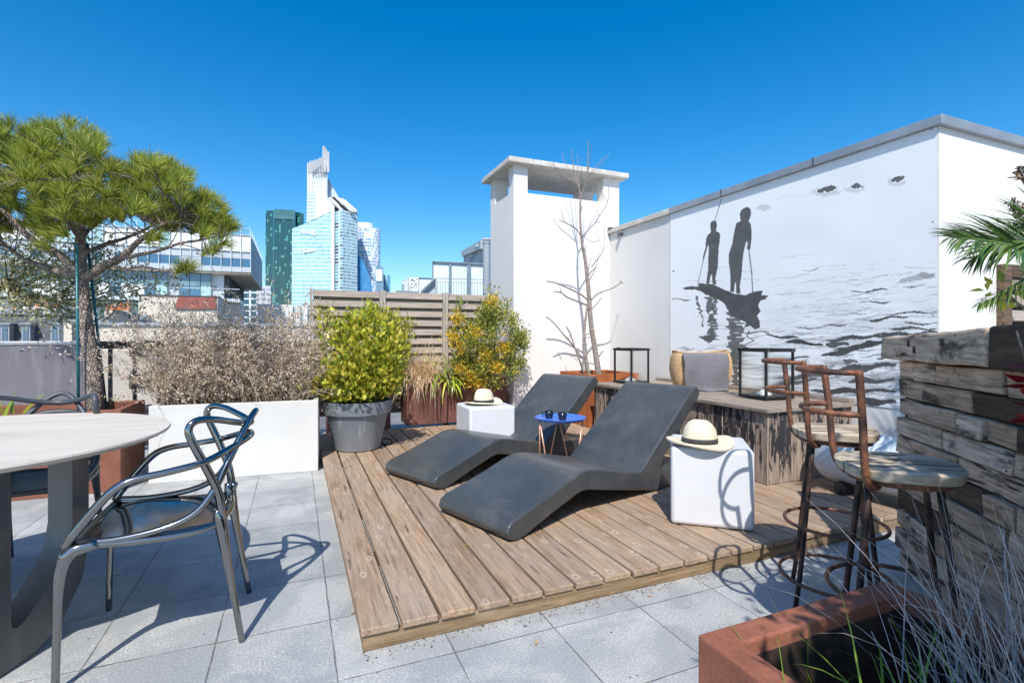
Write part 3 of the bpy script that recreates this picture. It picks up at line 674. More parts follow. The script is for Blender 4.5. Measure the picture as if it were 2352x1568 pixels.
# side table
sc_ = C(.392, 4.16, DK); TH = .392
st_ = thing('side_table', 'low round table with blue enamel tray top and copper legs between the loungers', 'table', sc_)
obj('tray_top', MB().lathe([(.0,TH-.012),(.192,TH-.012),(.205,TH+.004),(.207,TH+.006),(.201,TH+.004),(.189,TH-.007),(.0,TH-.007)], 56), BLUE, st_, smooth=True, shadeang=35)
for k, a0 in enumerate((200, 340, 90)):
    a0 -= HEAD; top = Vector((.182*math.cos(R(a0)), .182*math.sin(R(a0)), TH-.014)); m = MB()
    for da in (-24, 24):
        m.tube([top, Vector((.168*math.cos(R(a0+da*1.2)), .168*math.sin(R(a0+da*1.2)), .003))], .0058, 8)
    obj('hairpin_leg', m, COPPER, st_, smooth=True)
def cup(loc, rz, label):
    t = thing('coffee_cup', label, 'cup', loc, rz, 'dark glazed cups')
    obj('bowl', MB().lathe([(.0,.001),(.025,.001),(.028,.006),(.036,.03),(.038,.058),(.035,.058),(.032,.03),(.024,.01),(.0,.008)], 28), CUPM, t, smooth=True)
    obj('handle', MB().tube(cr([(.034,0,.048),(.052,0,.047),(.056,0,.032),(.048,0,.018),(.033,0,.018)], 4), .004, 7), CUPM, t, smooth=True)
cup(C(.302, 4.19, DK+TH-.006), R(180-HEAD), 'left black coffee cup with its handle showing, on the blue tray')
cup(C(.403, 4.10, DK+TH-.006), R(60-HEAD), 'right black coffee cup at the front of the blue tray')
# bench
bh = thing('storage_bench', 'long low bench of grey boards with peeling black paint under the mural', 'bench', (3.057, 2.63, DK))
BU0, BU1, BV0, BV1, BZ = 3.057, 3.965, 2.63, 4.90, .63
v = BV0+.002; k = 0
while v < BV1-.02:
    wd_ = min(random.choice([.095,.10,.105,.11]), BV1-v)
    obj('front_board', MB().b2((BU0+random.uniform(0,.004), v, DK+.004), (BU0+.02, v+wd_-.004, BZ-.031)), PEEL, bh, True, bevel=.002, seg=1); v += wd_; k += 1
u = BU0+.022
obj('corner_board', MB().b2((BU0-.002, BV0-.003, DK+.003), (BU0+.02, BV0+.0, BZ-.03)), PEEL, bh, True)
while u < BU1-.02:
    wd_ = min(.112, BU1-u)
    obj('side_board', MB().b2((u, BV0+random.uniform(0,.004), DK+.004), (u+wd_-.004, BV0+.02, BZ-.031)), PEEL, bh, True, bevel=.002, seg=1); u += wd_
obj('inner_box', MB().b2((BU0+.024, BV0+.024, DK+.01), (BU1-.002, BV1-.004, BZ-.034)), TIMBD, bh, True)
u = BU0-.03
for k in range(7):
    wd_ = .134
    m = MB().b2((0, -.03+random.uniform(-.006,.006), 0), (wd_-.004, BV1-BV0-.01, .03)); 
    o = obj('top_board', m, BTOP, bh, bevel=.004); o.location = (u-3.057, 0, BZ-.03-DK+random.uniform(-.001,.002)); u += wd_
obj('back_batten', MB().b2((3.90, BV0-.02, BZ+.003), (3.96, BV1, BZ+.03)), BTOP, bh, True)
# lanterns
def lantern(loc, rz, s, h, label):
    t = thing('lantern', label, 'lantern', loc, rz, 'black framed glass lanterns')
    p = .018; H = s/2
    for a in (-1, 1):
        for b in (-1, 1):
            obj('corner_post', MB().b2((a*H-(p if a > 0 else 0), b*H-(p if b > 0 else 0), .03), (a*H+(p if a < 0 else 0), b*H+(p if b < 0 else 0), h-.028)), BLACKM, t, bevel=.002, seg=1)
    obj('top_frame', rim_box((-H-.006,-H-.006,h-.027), (H+.006,H+.006,h), .026), BLACKM, t, bevel=.002, seg=1)
    obj('base_frame', MB().b2((-H-.002,-H-.002,.008), (H+.002,H+.002,.029)), BLACKM, t, bevel=.003, seg=1)
    for a in (-1, 1):
        obj('foot', MB().box((a*(H-.03), a*(H-.03), .0045), (.04,.04,.009)), BLACKM, t)
        obj('glass_pane', MB().b2((-H+p, a*(H-.008)-.0015, .03), (H-p, a*(H-.008)+.0015, h-.028)), GLASS, t)
        obj('glass_pane', MB().b2((a*(H-.008)-.0015, -H+p, .03), (a*(H-.008)+.0015, H-p, h-.028)), GLASS, t)
        obj('rivet', MB().lathe([(0,.003),(.004,.002),(.005,0)], 10, (a*(H-.02), 0, 0), fn=lambda q_, th, r, z: Vector((q_.x, -H-.006-z, h-.014+q_.y))), ZINC, t)
    m = MB().tube(cr([(-H+.02, H-.01, h-.004), (-H*.4, H+.004, h+.002), (H*.4, H+.006, h-.02), (H-.02, H+.01, h-.005)], 5), .005, 7); obj('handle', m, BLACKM, t, smooth=True)
    m = MB(); m.lathe([(.0,0),(.06,0),(.055,.012),(.02,.035),(0,.05)], 14, (-.02,.0,.03)); obj('paper_fold', m, WPLANT, t)
lantern(C(1.31, 5.63, BZ), R(32-HEAD), .27, .385, 'smaller black glass lantern at the far end of the bench')
lantern(C(2.09, 4.225, BZ+.002), R(19-HEAD), .292, .41, 'larger black glass lantern near the front corner of the bench')
# basket + towel
bc = C(1.835, 5.0, BZ); bk = thing('straw_basket', 'bulging golden seagrass basket on the bench between the lanterns', 'basket', bc, R(-6-HEAD+6))
def bfn(p, th, r, z):
    return p
prof = [(.0,.002),(.215,.002),(.235,.02),(.262,.10),(.278,.20),(.270,.29),(.250,.352),(.244,.357),(.236,.35),(.252,.28),(.262,.2),(.245,.10),(.22,.03),(.0,.025)]
def se(p, th, r, z):
    c_, s_ = math.cos(th), math.sin(th); k = (abs(c_)**3.2+abs(s_)**3.2)**(-1/3.2); zz_ = z+(.012*math.cos(2*th) if z > .3 else 0)
    return Vector((r*1.04*k*c_, r*.62*k*s_, zz_))
obj('woven_body', MB().lathe(prof, 56, fn=se), STRAWB, bk, smooth=True)
obj('rim_braid', MB().tube([se(None, 2*math.pi*k/48, .245, .357)+Vector((0,0,.002)) for k in range(49)], .010, 7, cap=False), STRAWB, bk, smooth=True)
def twf(a, b):
    # a across, b down: from inside over rim then down the front (local -y)
    th_ = a; x = lerp(-.215, .165, a)
    d = b*(.45+.10*min(1, a*2.2))
    if d < .10: y = -.10-.045*(d/.10)*1.0; z = .28+.070*(d/.10)
    elif d < .14: k = (d-.10)/.04; y = -.145-.035*k; z = .344+.014*math.sin(k*3.14)-.006*k
    else:
        k = (d-.14); z = .338-k*.93; y = -.186-.016*math.sin(min(1, k/.3)*math.pi)-.008-.016*math.sin(a*9+b*3)*b-.03*max(0,b-.7)
    sag = .02*math.sin(a*math.pi)
    z -= sag*.3*b; y += -.006*math.sin(a*17)*b
    if z < .012: y -= (.012-z)*1.0; z = .012+.004*math.sin(a*8)
    x += .035*math.sin(b*3)*(a-.4)+.006*math.sin(b*14+a*3)+(.018*b if a > .5 else -.0)
    return Vector((x, y, z))
tw = MB().grid(twf, 46, 50)
tb = obj('grey_towel', tw, CLOTH, None, smooth=True, solid=.008); tb.location = bc; tb.rotation_euler = (0,0,R(-HEAD)); uvl = tb.data.uv_layers.new(name='UVMap')
for lp in tb.data.loops:
    i = lp.vertex_index; uvl.data[lp.index].uv = ((i % 46)/45*.45, (i//46)/49*.62)
setp(tb, 'grey waffle towel draped over the front of the straw basket', 'towel')
# white tank beside the bench
tk = thing('white_tank', 'white horizontal cylinder tank lying against the wall behind the bar stools', 'tank', (3.47, 2.5, DK))
m = MB(); prof = [(0,0),(.06,.0),(.13,.012),(.165,.035),(.18,.07),(.18,.85),(.165,.885),(0,.9)]
m.lathe(prof, 40, fn=lambda p, th, r, z: Vector((p.x, -z, p.y))); 
for i_, v_ in enumerate(m.v): m.v[i_] = (v_[0], v_[1], v_[2]+.235)
obj('shell', m, nmat('tank_white', (.55,.60,.64), (.66,.70,.73), 3, .4), tk, shadeang=30)
for y in (-.2, -.62): obj('cradle', MB().b2((-.14, y-.03, .0), (.14, y+.03, .075)), BLACKM, tk)
# bar stools
def stool(loc, rz, label, sr=.158):
    t = thing('bar_stool', label, 'bar stool', loc, rz, 'rusty bar stools with wooden seats')
    seat = MB()
    x = -sr; k = 0; bw = [.062,.058,.07,.06,.066]
    def sfn(p, th, r, z):
        w_ = 1+.022*math.sin(5*th+1)+.012*math.sin(11*th); return Vector((p.x*w_, p.y*w_, z+.003*math.sin(3*th)))
    seat.lathe([(0,.710),(sr-.010,.710),(sr+.001,.716),(sr+.006,.742),(sr-.004,.748),(0,.748)], 44, fn=sfn)
    obj('seat', seat, STOOLW, t, shadeang=40)
    grv = MB()
    for yy in (-.09,-.03,.032,.095):
        L = math.sqrt(max(0, (sr-.004)**2-yy*yy)); grv.b2((-L, yy-.0016, .7475), (L, yy+.0016, .7493)); grv.b2((-L-.006, yy-.0016, .712), (-L-.0045, yy+.0016, .748))
    obj('seat_gap', grv, TIMBD, t)
    obj('under_frame', MB().lathe([(.105,.694),(.135,.694),(.135,.7085),(.105,.7085),(.105,.694)], 32), PIPE, t)
    for a in (32, 122, 212, 302):
        c_, s_ = math.cos(R(a)), math.sin(R(a))
        m = MB().tube([(c_*.118, s_*.118, .70), (c_*.132, s_*.132, .60), (c_*.165, s_*.165, .33), (c_*.19, s_*.19, .14), (c_*.215, s_*.215, .004)], .0098, 10); obj('leg', m, PIPED, t, smooth=True)
    for (rr, z) in ((.188, .35), (.208, .125)):
        m = MB().tube([(rr*math.cos(R(k*10)), rr*math.sin(R(k*10)), z) for k in range(37)], .0075, 8, cap=False); obj('foot_ring', m, PIPE, t, smooth=True)
    tops = []
    for s_ in (1, -1):
        ang = 180+s_*42.8
        def pt_(r, z, a=ang): return Vector((r*math.cos(R(a)), r*math.sin(R(a)), z))
        pts = cr([pt_(.115,.688), pt_(.150,.690), pt_(.178,.722), pt_(.190,.78), pt_(.198,.88), pt_(.208,.96), pt_(.218,1.035)], 5)
        m = MB().tube(pts, .0108, 10); obj('upright', m, PIPE, t, smooth=True)
    for z, r0, R0 in ((1.028, .2175, .272), (.905, .201, .262)):
        a, b = [0, 0]
        w2 = r0*math.sin(R(42.8)); x0 = -r0*math.cos(R(42.8)); pts = []
        for k in range(25):
            th = -90+180*k/24
            pts.append(Vector((x0-(R0+x0)*(math.cos(R(th))**.8 if math.cos(R(th)) > 0 else 0), -w2*math.sin(R(th)), z)))
        m = MB().tube(pts, .0088, 9); obj('back_rail', m, PIPE, t, smooth=True)
    return t
stool(C(1.192, 1.586), R(346-HEAD), 'nearest rusty pipe bar stool, seat striped with shadow', .160)
stool(C(1.364, 2.17), R(346-HEAD), 'farther rusty pipe bar stool, standing beside the deck edge', .152)
# timber bar wall
cx, cy = 1.905, 2.545
bw_ = thing('timber_bar', 'bar counter of stacked grey reclaimed timbers with a thick beam top', 'bar counter', C(cx, cy), R(math.degrees(math.atan2(-.964, -.265))-HEAD))
# local x runs along the face towards the camera side, local y = +: away from stools (to the right)
courses = [(.0,.10),(.104,.20),(.204,.29),(.294,.385),(.389,.475),(.479,.565),(.569,.655),(.659,.745),(.749,.835),(.839,.925),(.929,1.018)]
LW = 2.1
for k, (z0, z1) in enumerate(courses):
    x = -.005+random.uniform(0, .012)
    first = True
    while x < LW:
        L = random.uniform(.09, .2) if (first and k % 2 == 0) else random.uniform(.14, .46); first = False
        x1 = min(x+L, LW)
        pr = random.uniform(-.012, .010); dark = random.random() < .09
        m = MB().box(((x+x1)/2, .10-pr/2, (z0+z1)/2+random.uniform(-.002,.002)), (x1-x-random.choice([.003,.005,.014]), .20+pr, z1-z0-random.uniform(.0,.006)), jit=.005)
        obj('timber_block', m, TIMBD if dark else TIMB, bw_, bevel=.006, seg=2, shadeang=50)
        x = x1
obj('core', MB().b2((.02, .03, .01), (LW-.02, .19, 1.0)), TIMBD, bw_)
def beam(x0, x1, y0, y1, za0, za1, zb0, zb1, name, mat, n=9):
    m = MB(); vs = []; fs = []
    for i in range(n):
        t_ = i/(n-1); x = lerp(x0, x1, t_)
        for (y, z) in ((y0, lerp(za0, zb0, t_)), (y1, lerp(za0, zb0, t_)), (y1, lerp(za1, zb1, t_)), (y0, lerp(za1, zb1, t_))):
            vs.append((x+random.uniform(-.003,.003), y+random.uniform(-.005,.005), z+random.uniform(-.004,.004)))
    for i in range(n-1):
        for k in range(4): fs.append((i*4+k, i*4+(k+1) % 4, i*4+4+(k+1) % 4, i*4+4+k))
    fs += [(3,2,1,0), tuple((n-1)*4+k for k in range(4))]
    m.add(vs, fs); return obj(name, m, mat, bw_, bevel=.012, seg=3, shadeang=50)
beam(-.06, .80, -.045, .26, 1.022, 1.13, 1.024, 1.166, 'top_beam', TIMB)
beam(.81, 2.1, -.05, .27, 1.02, 1.168, 1.02, 1.18, 'top_beam', TIMBD)
nb = MB()
for (x, z) in ((.245,1.105),(.52,1.11),(.30,1.075)): nb.box((x, -.05, z), (.013,.008,.03))
obj('bolt_slot', nb, BLACKM, bw_)
# table
tc_ = C(-2.16, 1.933); tb_ = thing('round_table', 'round dining table with pale stone-look top and dark steel base', 'table', tc_)
TR = .73
obj('tabletop', MB().lathe([(0,.715),(TR-.03,.715),(TR-.004,.728),(TR,.734),(TR-.003,.741),(0,.742)], 96), TTOP, tb_, shadeang=30)
def base_leg(Xf, flip):
    """steel slab leg in the cam Y-Z plane, face at cam X = Xf, thickness inwards"""
    out = [(2.062,.712),(2.062,.33),(2.045,.22),(2.00,.12),(1.92,.045),(1.82,.012),(1.55,.001),(1.33,.001),(1.33,.712)]
    # U opening
    inn = [(1.985,.712),(1.985,.42),(1.965,.33),(1.92,.26),(1.84,.18),(1.775,.135),(1.755,.135),(1.742,.16),(1.742,.712)]
    A = [C(Xf, y, z) for y, z in out[:-1]]; m = MB(); th = C(-.095*flip, 0, 0)
    # build as strips between outer and inner outlines
    o2 = [(2.062,.712),(2.062,.42),(2.055,.28),(2.03,.18),(1.94,.06),(1.84,.012),(1.75,.001),(1.66,.001),(1.62,.08),(1.62,.712)]
    i2 = [(1.985,.712),(1.985,.42),(1.970,.34),(1.93,.27),(1.85,.19),(1.79,.142),(1.765,.133),(1.748,.14),(1.742,.17),(1.742,.712)]
    n = len(o2)
    vs = [C(Xf, *p) for p in o2]+[C(Xf, *p) for p in i2]; vs += [p+th for p in vs]
    N2 = 2*n; fs = []
    for k in range(n-1):
        fs += [(k,k+1,n+k+1,n+k), (N2+k,N2+n+k,N2+n+k+1,N2+k+1), (k,N2+k,N2+k+1,k+1), (n+k,n+k+1,N2+n+k+1,N2+n+k)]
    fs += [(0,n,N2+n,N2), (n-1,N2+n-1,N2+N2-1,N2-1)]
    m.add(vs, fs); return m
obj('base_leg', base_leg(-1.70, 1), LSTEEL, tb_, True, shadeang=30)
obj('base_leg', base_leg(-2.62, -1), LSTEEL, tb_, True, shadeang=30)
m = MB()
for p_, q_ in (((-1.72,1.68),(-2.60,1.68)),((-1.72,2.02),(-2.60,2.02))):
    m.prism([C(p_[0],p_[1]-.02,.68), C(p_[0],p_[1]+.02,.68), C(p_[0],p_[1]+.02,.7145), C(p_[0],p_[1]-.02,.7145)], C(q_[0]-p_[0], 0, 0))
obj('cross_bar', m, LSTEEL, tb_, True)
# chairs
def chair(loc, rz, mat, label):
    t = thing('garden_chair', label, 'chair', loc, rz, 'chairs with interlaced tube backs')
    def loop(half, r):
        full = half + [(x, -y, z) for x, y, z in half[::-1][1:]]
        p = cr(full, 6); return MB().tube(p, resamp(r, len(p)), 12, sq=1.0)
    A = [(.235,.262,.455),(.205,.27,.50),(.15,.275,.575),(.10,.278,.63),(.045,.272,.655),(-.05,.256,.668),(-.15,.225,.685),(-.23,.15,.715),(-.275,.07,.733),(-.285,0,.737)]
    B = [(-.205,.185,.45),(-.19,.195,.56),(-.155,.215,.66),(-.115,.228,.755),(-.102,.228,.805),(-.125,.215,.832),(-.175,.175,.828),(-.235,.11,.805),(-.272,.05,.79),(-.285,0,.786)]
    Cc = [(.22,.25,.462),(.10,.248,.455),(-.03,.240,.470),(-.12,.228,.505),(-.175,.20,.57),(-.215,.165,.655),(-.255,.11,.745),(-.29,.05,.81),(-.305,0,.832)]
    D = [(.23,.25,.455),(.05,.245,.440),(-.10,.225,.438),(-.19,.19,.452),(-.215,.165,.50)]
    obj('arm_loop', loop(A, [.013,.015,.014,.012,.012,.012,.015,.012,.012,.012,.014,.015,.013]), mat, t, smooth=True)
    obj('back_loop', loop(B, [.016,.015,.013,.012,.014,.012,.013,.015,.016]), mat, t, smooth=True)
    obj('top_loop', loop(Cc, [.012,.012,.013,.013,.011,.013,.013,.012,.012]), mat, t, smooth=True)
    for s_ in (1, -1):
        d = cr([(x, y*s_, z) for x, y, z in D], 6); obj('side_rail', MB().tube(d, .013, 10), mat, t, smooth=True)
        f = cr([(.15,.258*s_,.452),(.215,.262*s_,.44),(.238,.266*s_,.395),(.248,.268*s_,.30),(.256,.270*s_,.0)], 6); obj('leg', MB().tube(f, resamp([.014,.020,.022,.019,.017,.012,.011], len(f)), 12), mat, t, smooth=True)
        g_ = cr([(-.185,.19*s_,.50),(-.198,.187*s_,.44),(-.215,.190*s_,.33),(-.268,.200*s_,.0)], 6); obj('leg', MB().tube(g_, resamp([.013,.022,.021,.018,.012,.011], len(g_)), 12), mat, t, smooth=True)
    def sf(a, b):
        x = lerp(-.205, .235, b); hw = lerp(.185, .25, min(1, b*1.6)**.8); y = (a*2-1)*hw
        z = .448-.014*(1-(a*2-1)**2)*math.sin(math.pi*min(1, b*1.05))+(.004 if b > .95 else 0)-.012*max(0, (b-.85)/.15)
        return Vector((x, y, z))
    obj('seat', MB().grid(sf, 22, 22), mat, t, smooth=True, solid=.008)
    cb = cr([(.225,-.25,.452),(.238,0,.442),(.225,.25,.452)], 6); obj('front_rail', MB().tube(cb, .011, 10), mat, t, smooth=True)
    cb = cr([(-.2,-.185,.452),(-.215,0,.448),(-.2,.185,.452)], 6); obj('rear_rail', MB().tube(cb, .011, 10), mat, t, smooth=True)
    return t
chair(C(-1.33, 1.985), R(203.7-HEAD), CHROME, 'smoked chrome chair with interlaced tube back, pulled up to the near side of the table')
chair(C(-2.31, 2.45), R(-72.5-HEAD), CHGREY, 'matte slate grey chair with interlaced tube back, behind the table')
# ================================================================== city behind
def PV(px, py, V):
    a = (px-HX)/F; u = V*(sh+a*ch)/(ch-a*sh); Y = sh*u+ch*V
    return Vector((u, V, EYE+(HY-py)/F*Y))
def facade(name, glass, band, fh, bf, mw, mf, mull=None, rough=.25, lit=None, spec=.5, vary=.35, axis=0):
    """storey bands + mullions in metres, glass panes varied one by one"""
    q = NM(name, rough, 0, spec); s = q.n('ShaderNodeSeparateXYZ'); q.l(q.tc.outputs['Object'], s.inputs[0])
    ge = q.n('ShaderNodeNewGeometry'); sn = q.n('ShaderNodeSeparateXYZ'); q.l(ge.outputs['Normal'], sn.inputs[0])
    xy = q.math('ADD', s.outputs[0], q.math('MULTIPLY', s.outputs[1], .83))
    fz = q.math('DIVIDE', q.math('ADD', s.outputs[2], 400), fh); fx = q.math('DIVIDE', q.math('ADD', xy, 900), mw)
    bz = q.math('LESS_THAN', q.math('FRACT', fz), bf); mx = q.math('LESS_THAN', q.math('FRACT', fx), mf)
    wn = q.n('ShaderNodeTexWhiteNoise', noise_dimensions='2D'); cb = q.n('ShaderNodeCombineXYZ'); q.l(q.math('FLOOR', fx), cb.inputs[0]); q.l(q.math('FLOOR', fz), cb.inputs[1]); q.l(cb.outputs[0], wn.inputs['Vector'])
    big = q.noise(q.vec((.02,.02,.02)), 1.3, 4)
    g = q.mix(q.math('MULTIPLY', wn.outputs['Value'], vary), glass, tuple(min(1, k*2.2) for k in glass))
    g = q.mix(q.ramp(big, [(.4, 0), (.65, .4)]), g, tuple(k*.55 for k in glass))
    if lit: g = q.mix(q.ramp(wn.outputs['Value'], [(lit[1], 0), (lit[1]+.02, 1)]), g, lit[0])
    c = q.mix(mx, g, mull or band); c = q.mix(bz, c, band); q.col(c); return q.m
GBLU = NM('blue_glazing', .06, 0, 1.0); GBLU.col((.035,.13,.24)); GBLU = GBLU.m
GAQ = nmat('aqua_glazing', (.22,.42,.45), (.42,.58,.58), .6, .12, 0, spec=.8)
BLIND = nmat('white_blinds', (.70,.70,.68), (.84,.83,.80), .35, .3)
GPAN = nmat('grey_cladding', (.42,.46,.50), (.50,.54,.57), .4, .4)
MULL = nmat('pale_mullion', (.55,.62,.66), (.62,.68,.72), 1, .4)
BEIGE = nmat('beige_render', (.60,.53,.44), (.66,.59,.50), .4, .85)
SOFF = nmat('soffit', (.42,.33,.25), (.5,.40,.30), .3, .7)
SLATE = nmat('slate_roof', (.045,.055,.07), (.085,.09,.105), 2, .6)
ZROOF = nmat('zinc_roof', (.30,.33,.36), (.42,.44,.46), .6, .45, .3)
TERRA = nmat('terracotta', (.45,.14,.06), (.58,.22,.10), 3, .8)
REDR = nmat('red_roof', (.22,.055,.045), (.30,.08,.06), .8, .7)
# -- modern office with the overhanging glass volume
V0_ = 50.0
mo = thing('office_building', 'glass office block with a big overhanging upper volume behind the pine', 'building', (-20, V0_, -24))
c0 = PV(576, 527, V0_); xl = PV(-160, 600, V0_).x
zr = [10.58, 10.02, 8.58, 7.93, 7.25, 6.78]
def pb(name, mat, lo, hi): return obj(name, MB().b2(lo, hi), mat, mo, True)
UR = c0.x
# upper volume: core, bands
pb('upper_volume', GPAN, (xl, V0_+.3, 6.78), (UR-.1, V0_+17, 9.9))
pb('soffit', SOFF, (xl, V0_+.1, 6.62), (UR, V0_+17.2, 6.775))
pb('base_band', GPAN, (xl, V0_, 6.78), (UR, V0_+.29, 7.22)); pb('spandrel_band', GPAN, (xl, V0_+.1, 7.95), (UR, V0_+.295, 8.54)); pb('floor_edge', MULL, (xl, V0_-.02, 8.545), (UR, V0_+.29, 8.60)); pb('roof_edge', MULL, (xl, V0_-.02, 9.98), (UR, V0_+17, 10.04))
x = UR; k = 0; rr = random.Random(3)
sg = NM('side_glass', .05, 0, 1.0); sg.col((.10,.26,.33)); SG = sg.m
while x > xl+1:
    w_ = .745
    obj('mullion', MB().b2((x-.045, V0_-.06, 6.8), (x, V0_-.021, 10.5)), MULL, mo, True)
    obj('window', MB().b2((x-w_, V0_+.11, 7.22), (x-.046, V0_+.27, 7.93)), (GBLU if rr.random() < .72 else GPAN), mo, True)
    obj('window', MB().b2((x-w_, V0_+.09, 8.60), (x-.046, V0_+.26, 9.97)), (BLIND if rr.random() < .78 else GAQ), mo, True)
    x -= w_; k += 1
    if k > 46: break
pb('side_glazing', SG, (UR-.09, V0_+.3, 6.78), (UR, V0_+17, 9.95))
for y in range(1, 17): 
    obj('side_mullion', MB().b2((UR+.001, V0_+y, 6.8), (UR+.04, V0_+y+.07, 10.5)), MULL, mo, True)
for z in (7.5, 8.3, 9.1): pb('side_transom', MULL, (UR+.002, V0_+.3, z), (UR+.03, V0_+17, z+.06))
obj('roof_balustrade', MB().b2((xl, V0_-.05, 10.05), (UR, V0_-.03, 10.56)).b2((UR-.02, V0_, 10.05), (UR, V0_+17, 10.56)), GLASS, mo, True)
pb('balustrade_rail', MULL, (xl, V0_-.06, 10.565), (UR, V0_-.0, 10.61))
# lower volume set back
LR = PV(510, 650, V0_).x; vb = V0_+.9
pb('lower_volume', GPAN, (xl, vb+.3, -24), (LR, vb+16, 6.6))
x = LR-.95; k = 0
while x > xl+1 and k < 40:
    w_ = .80; col = k in (3, 11, 12, 20)
    if not col:
        obj('upper_glazing', MB().b2((x-w_+.05, vb, 5.95), (x, vb+.2, 6.6)), GBLU, mo, True)
        obj('transom_glazing', MB().b2((x-w_+.05, vb+.01, 5.55), (x, vb+.2, 5.93)), GAQ, mo, True)
        obj('lower_glazing', MB().b2((x-w_+.05, vb+.02, 4.3), (x, vb+.2, 5.53)), BLIND if rr.random() < .42 else (GAQ if rr.random() < .5 else GBLU), mo, True)
        if k < 32: obj('ground_glazing', MB().b2((x-w_+.05, vb-3.0, 2.4), (x, vb-2.8, 3.9)), BLIND if k > 8 else GAQ, mo, True)
    x -= w_; k += 1
for k in range(15): obj('louvre_fin', MB().b2((LR+.01, vb+.8+k, 4.0), (LR+.35, vb+1.0+k, 6.6)), SLATE, mo, True)
pb('terrace_slab', MULL, (xl, vb-4, 3.98), (LR+1.6, vb, 4.25)); pb('terrace_body', GPAN, (xl, vb-2.7, -24), (LR+1.6, vb+.2, 3.95))
obj('terrace_balustrade', MB().b2((xl, vb-4, 4.26), (LR+1.6, vb-3.97, 5.0)), GLASS, mo, True); pb('terrace_rail', MULL, (xl, vb-4.02, 5.0), (LR+1.6, vb-3.96, 5.05))
# -- beige penthouse with red roof panel
V1_ = 35.0; a = PV(318, 678, V1_); b = PV(500, 680, V1_); pr2 = thing('beige_penthouse', 'beige rendered roof block with a brick-red sloping panel', 'building', (a.x, V1_, -24))
obj('wall', MB().b2((a.x, V1_, -24), (b.x, V1_+5, a.z)), BEIGE, pr2, True)
r0, r1, r2, r3 = PV(411, 680, V1_), PV(497, 680, V1_), PV(497, 709, V1_), PV(401, 709, V1_)
obj('red_roof_panel', MB().prism([p_+Vector((0,-.12,0)) if i > 1 else p_+Vector((0,-.03,.02)) for i, p_ in enumerate((r0, r1, r2, r3))], (0, .02, 0)), REDR, pr2, True)
obj('cornice', MB().b2((a.x-.05, V1_-.06, a.z), (b.x+.05, V1_+5.05, a.z+.06)), SLATE, pr2, True)
obj('window_band', MB().b2((a.x+1.0, V1_-.02, a.z-2.15), (a.x+2.4, V1_+.02, a.z-1.95)), GPAN, pr2, True)
# -- beige block below with windows
V2_ = 20.0; a = PV(222, 746, V2_); b = PV(700, 746, V2_); bb = thing('beige_block', 'beige rendered apartment block with shaded windows seen through the railing', 'building', (a.x, V2_, -24))
obj('wall', MB().b2((a.x, V2_, -24), (b.x, V2_+9, a.z)), BEIGE, bb, True); obj('roof_edge', MB().b2((a.x-.1, V2_-.08, a.z), (b.x, V2_+9, a.z+.09)), ZROOF, bb, True)
for (x0, y0, x1, y1) in ((300,781,349,818),(300,852,349,890),(395,781,440,818),(395,852,440,890),(520,781,560,818),(300,930,349,965)):
    p0 = PV(x0, y0, V2_); p1 = PV(x1, y1, V2_)
    wn_ = obj('window', MB().b2((p0.x, V2_-.03, p1.z), (p1.x, V2_+.02, p0.z)), SLATE, bb, True)
    fr = MB(); n_ = 9
    for k in range(n_+1): fr.b2((lerp(p0.x, p1.x, k/n_)-.012, V2_-.12, p1.z), (lerp(p0.x, p1.x, k/n_)+.012, V2_-.10, lerp(p1.z, p0.z, .75)))
    fr.b2((p0.x-.03, V2_-.13, lerp(p1.z, p0.z, .75)), (p1.x+.03, V2_-.09, lerp(p1.z, p0.z, .80))); obj('window_guard', fr, RAILM, wn_, True, root=bb)
# -- zinc roof with chimney pots
V3_ = 27.0; a = PV(200, 716, V3_); b = PV(300, 716, V3_); zr_ = thing('zinc_roof_house', 'low house with seamed zinc roof, gable and terracotta chimney pots', 'building', (a.x, V3_, -24))
zb = PV(250, 745, V3_).z; zt = PV(250, 719, V3_+2).z
rf = MB().prism([Vector((a.x-.2, V3_, zb)), Vector((a.x-.2, V3_+3, zt)), Vector((a.x-.2, V3_+6, zb))], (b.x-a.x+.2, 0, 0)); obj('roof', rf, ZROOF, zr_, True)
obj('wall', MB().b2((a.x-.1, V3_+.2, -24), (b.x-.1, V3_+5.8, zb-.01)), BEIGE, zr_, True)
sm = MB(); x = a.x
while x < b.x: sm.tube([(x, V3_, zb+.03), (x, V3_+3, zt+.03)], .03, 4); x += .55
obj('roof_seam', sm, SLATE, zr_, True)
g0 = PV(305, 745, V3_-.3); obj('gable', MB().prism([Vector((b.x-1.2, V3_-.3, zb)), Vector((b.x+.3, V3_-.3, zb)), Vector((b.x-.45, V3_-.3, zt+.05))], (0, 3.5, 0)), SLATE, zr_, True)
sk0, sk1 = PV(240, 713, V3_+2), PV(296, 718, V3_+2)
ck_ = obj('chimney', MB().b2((sk0.x, V3_+2, zt-.6), (sk1.x, V3_+2.5, sk1.z+.1)), BEIGE, zr_, True)
for k in range(6):
    x = lerp(sk0.x, sk1.x, (k+.5)/6); obj('chimney_pot', MB().lathe([(.0,0),(.10,0),(.085,.26+.1*(k % 2)),(.11,.28+.1*(k % 2)),(.0,.28+.1*(k % 2))], 12, (x, V3_+2.25, sk1.z+.1)), TERRA, ck_, True, root=zr_)
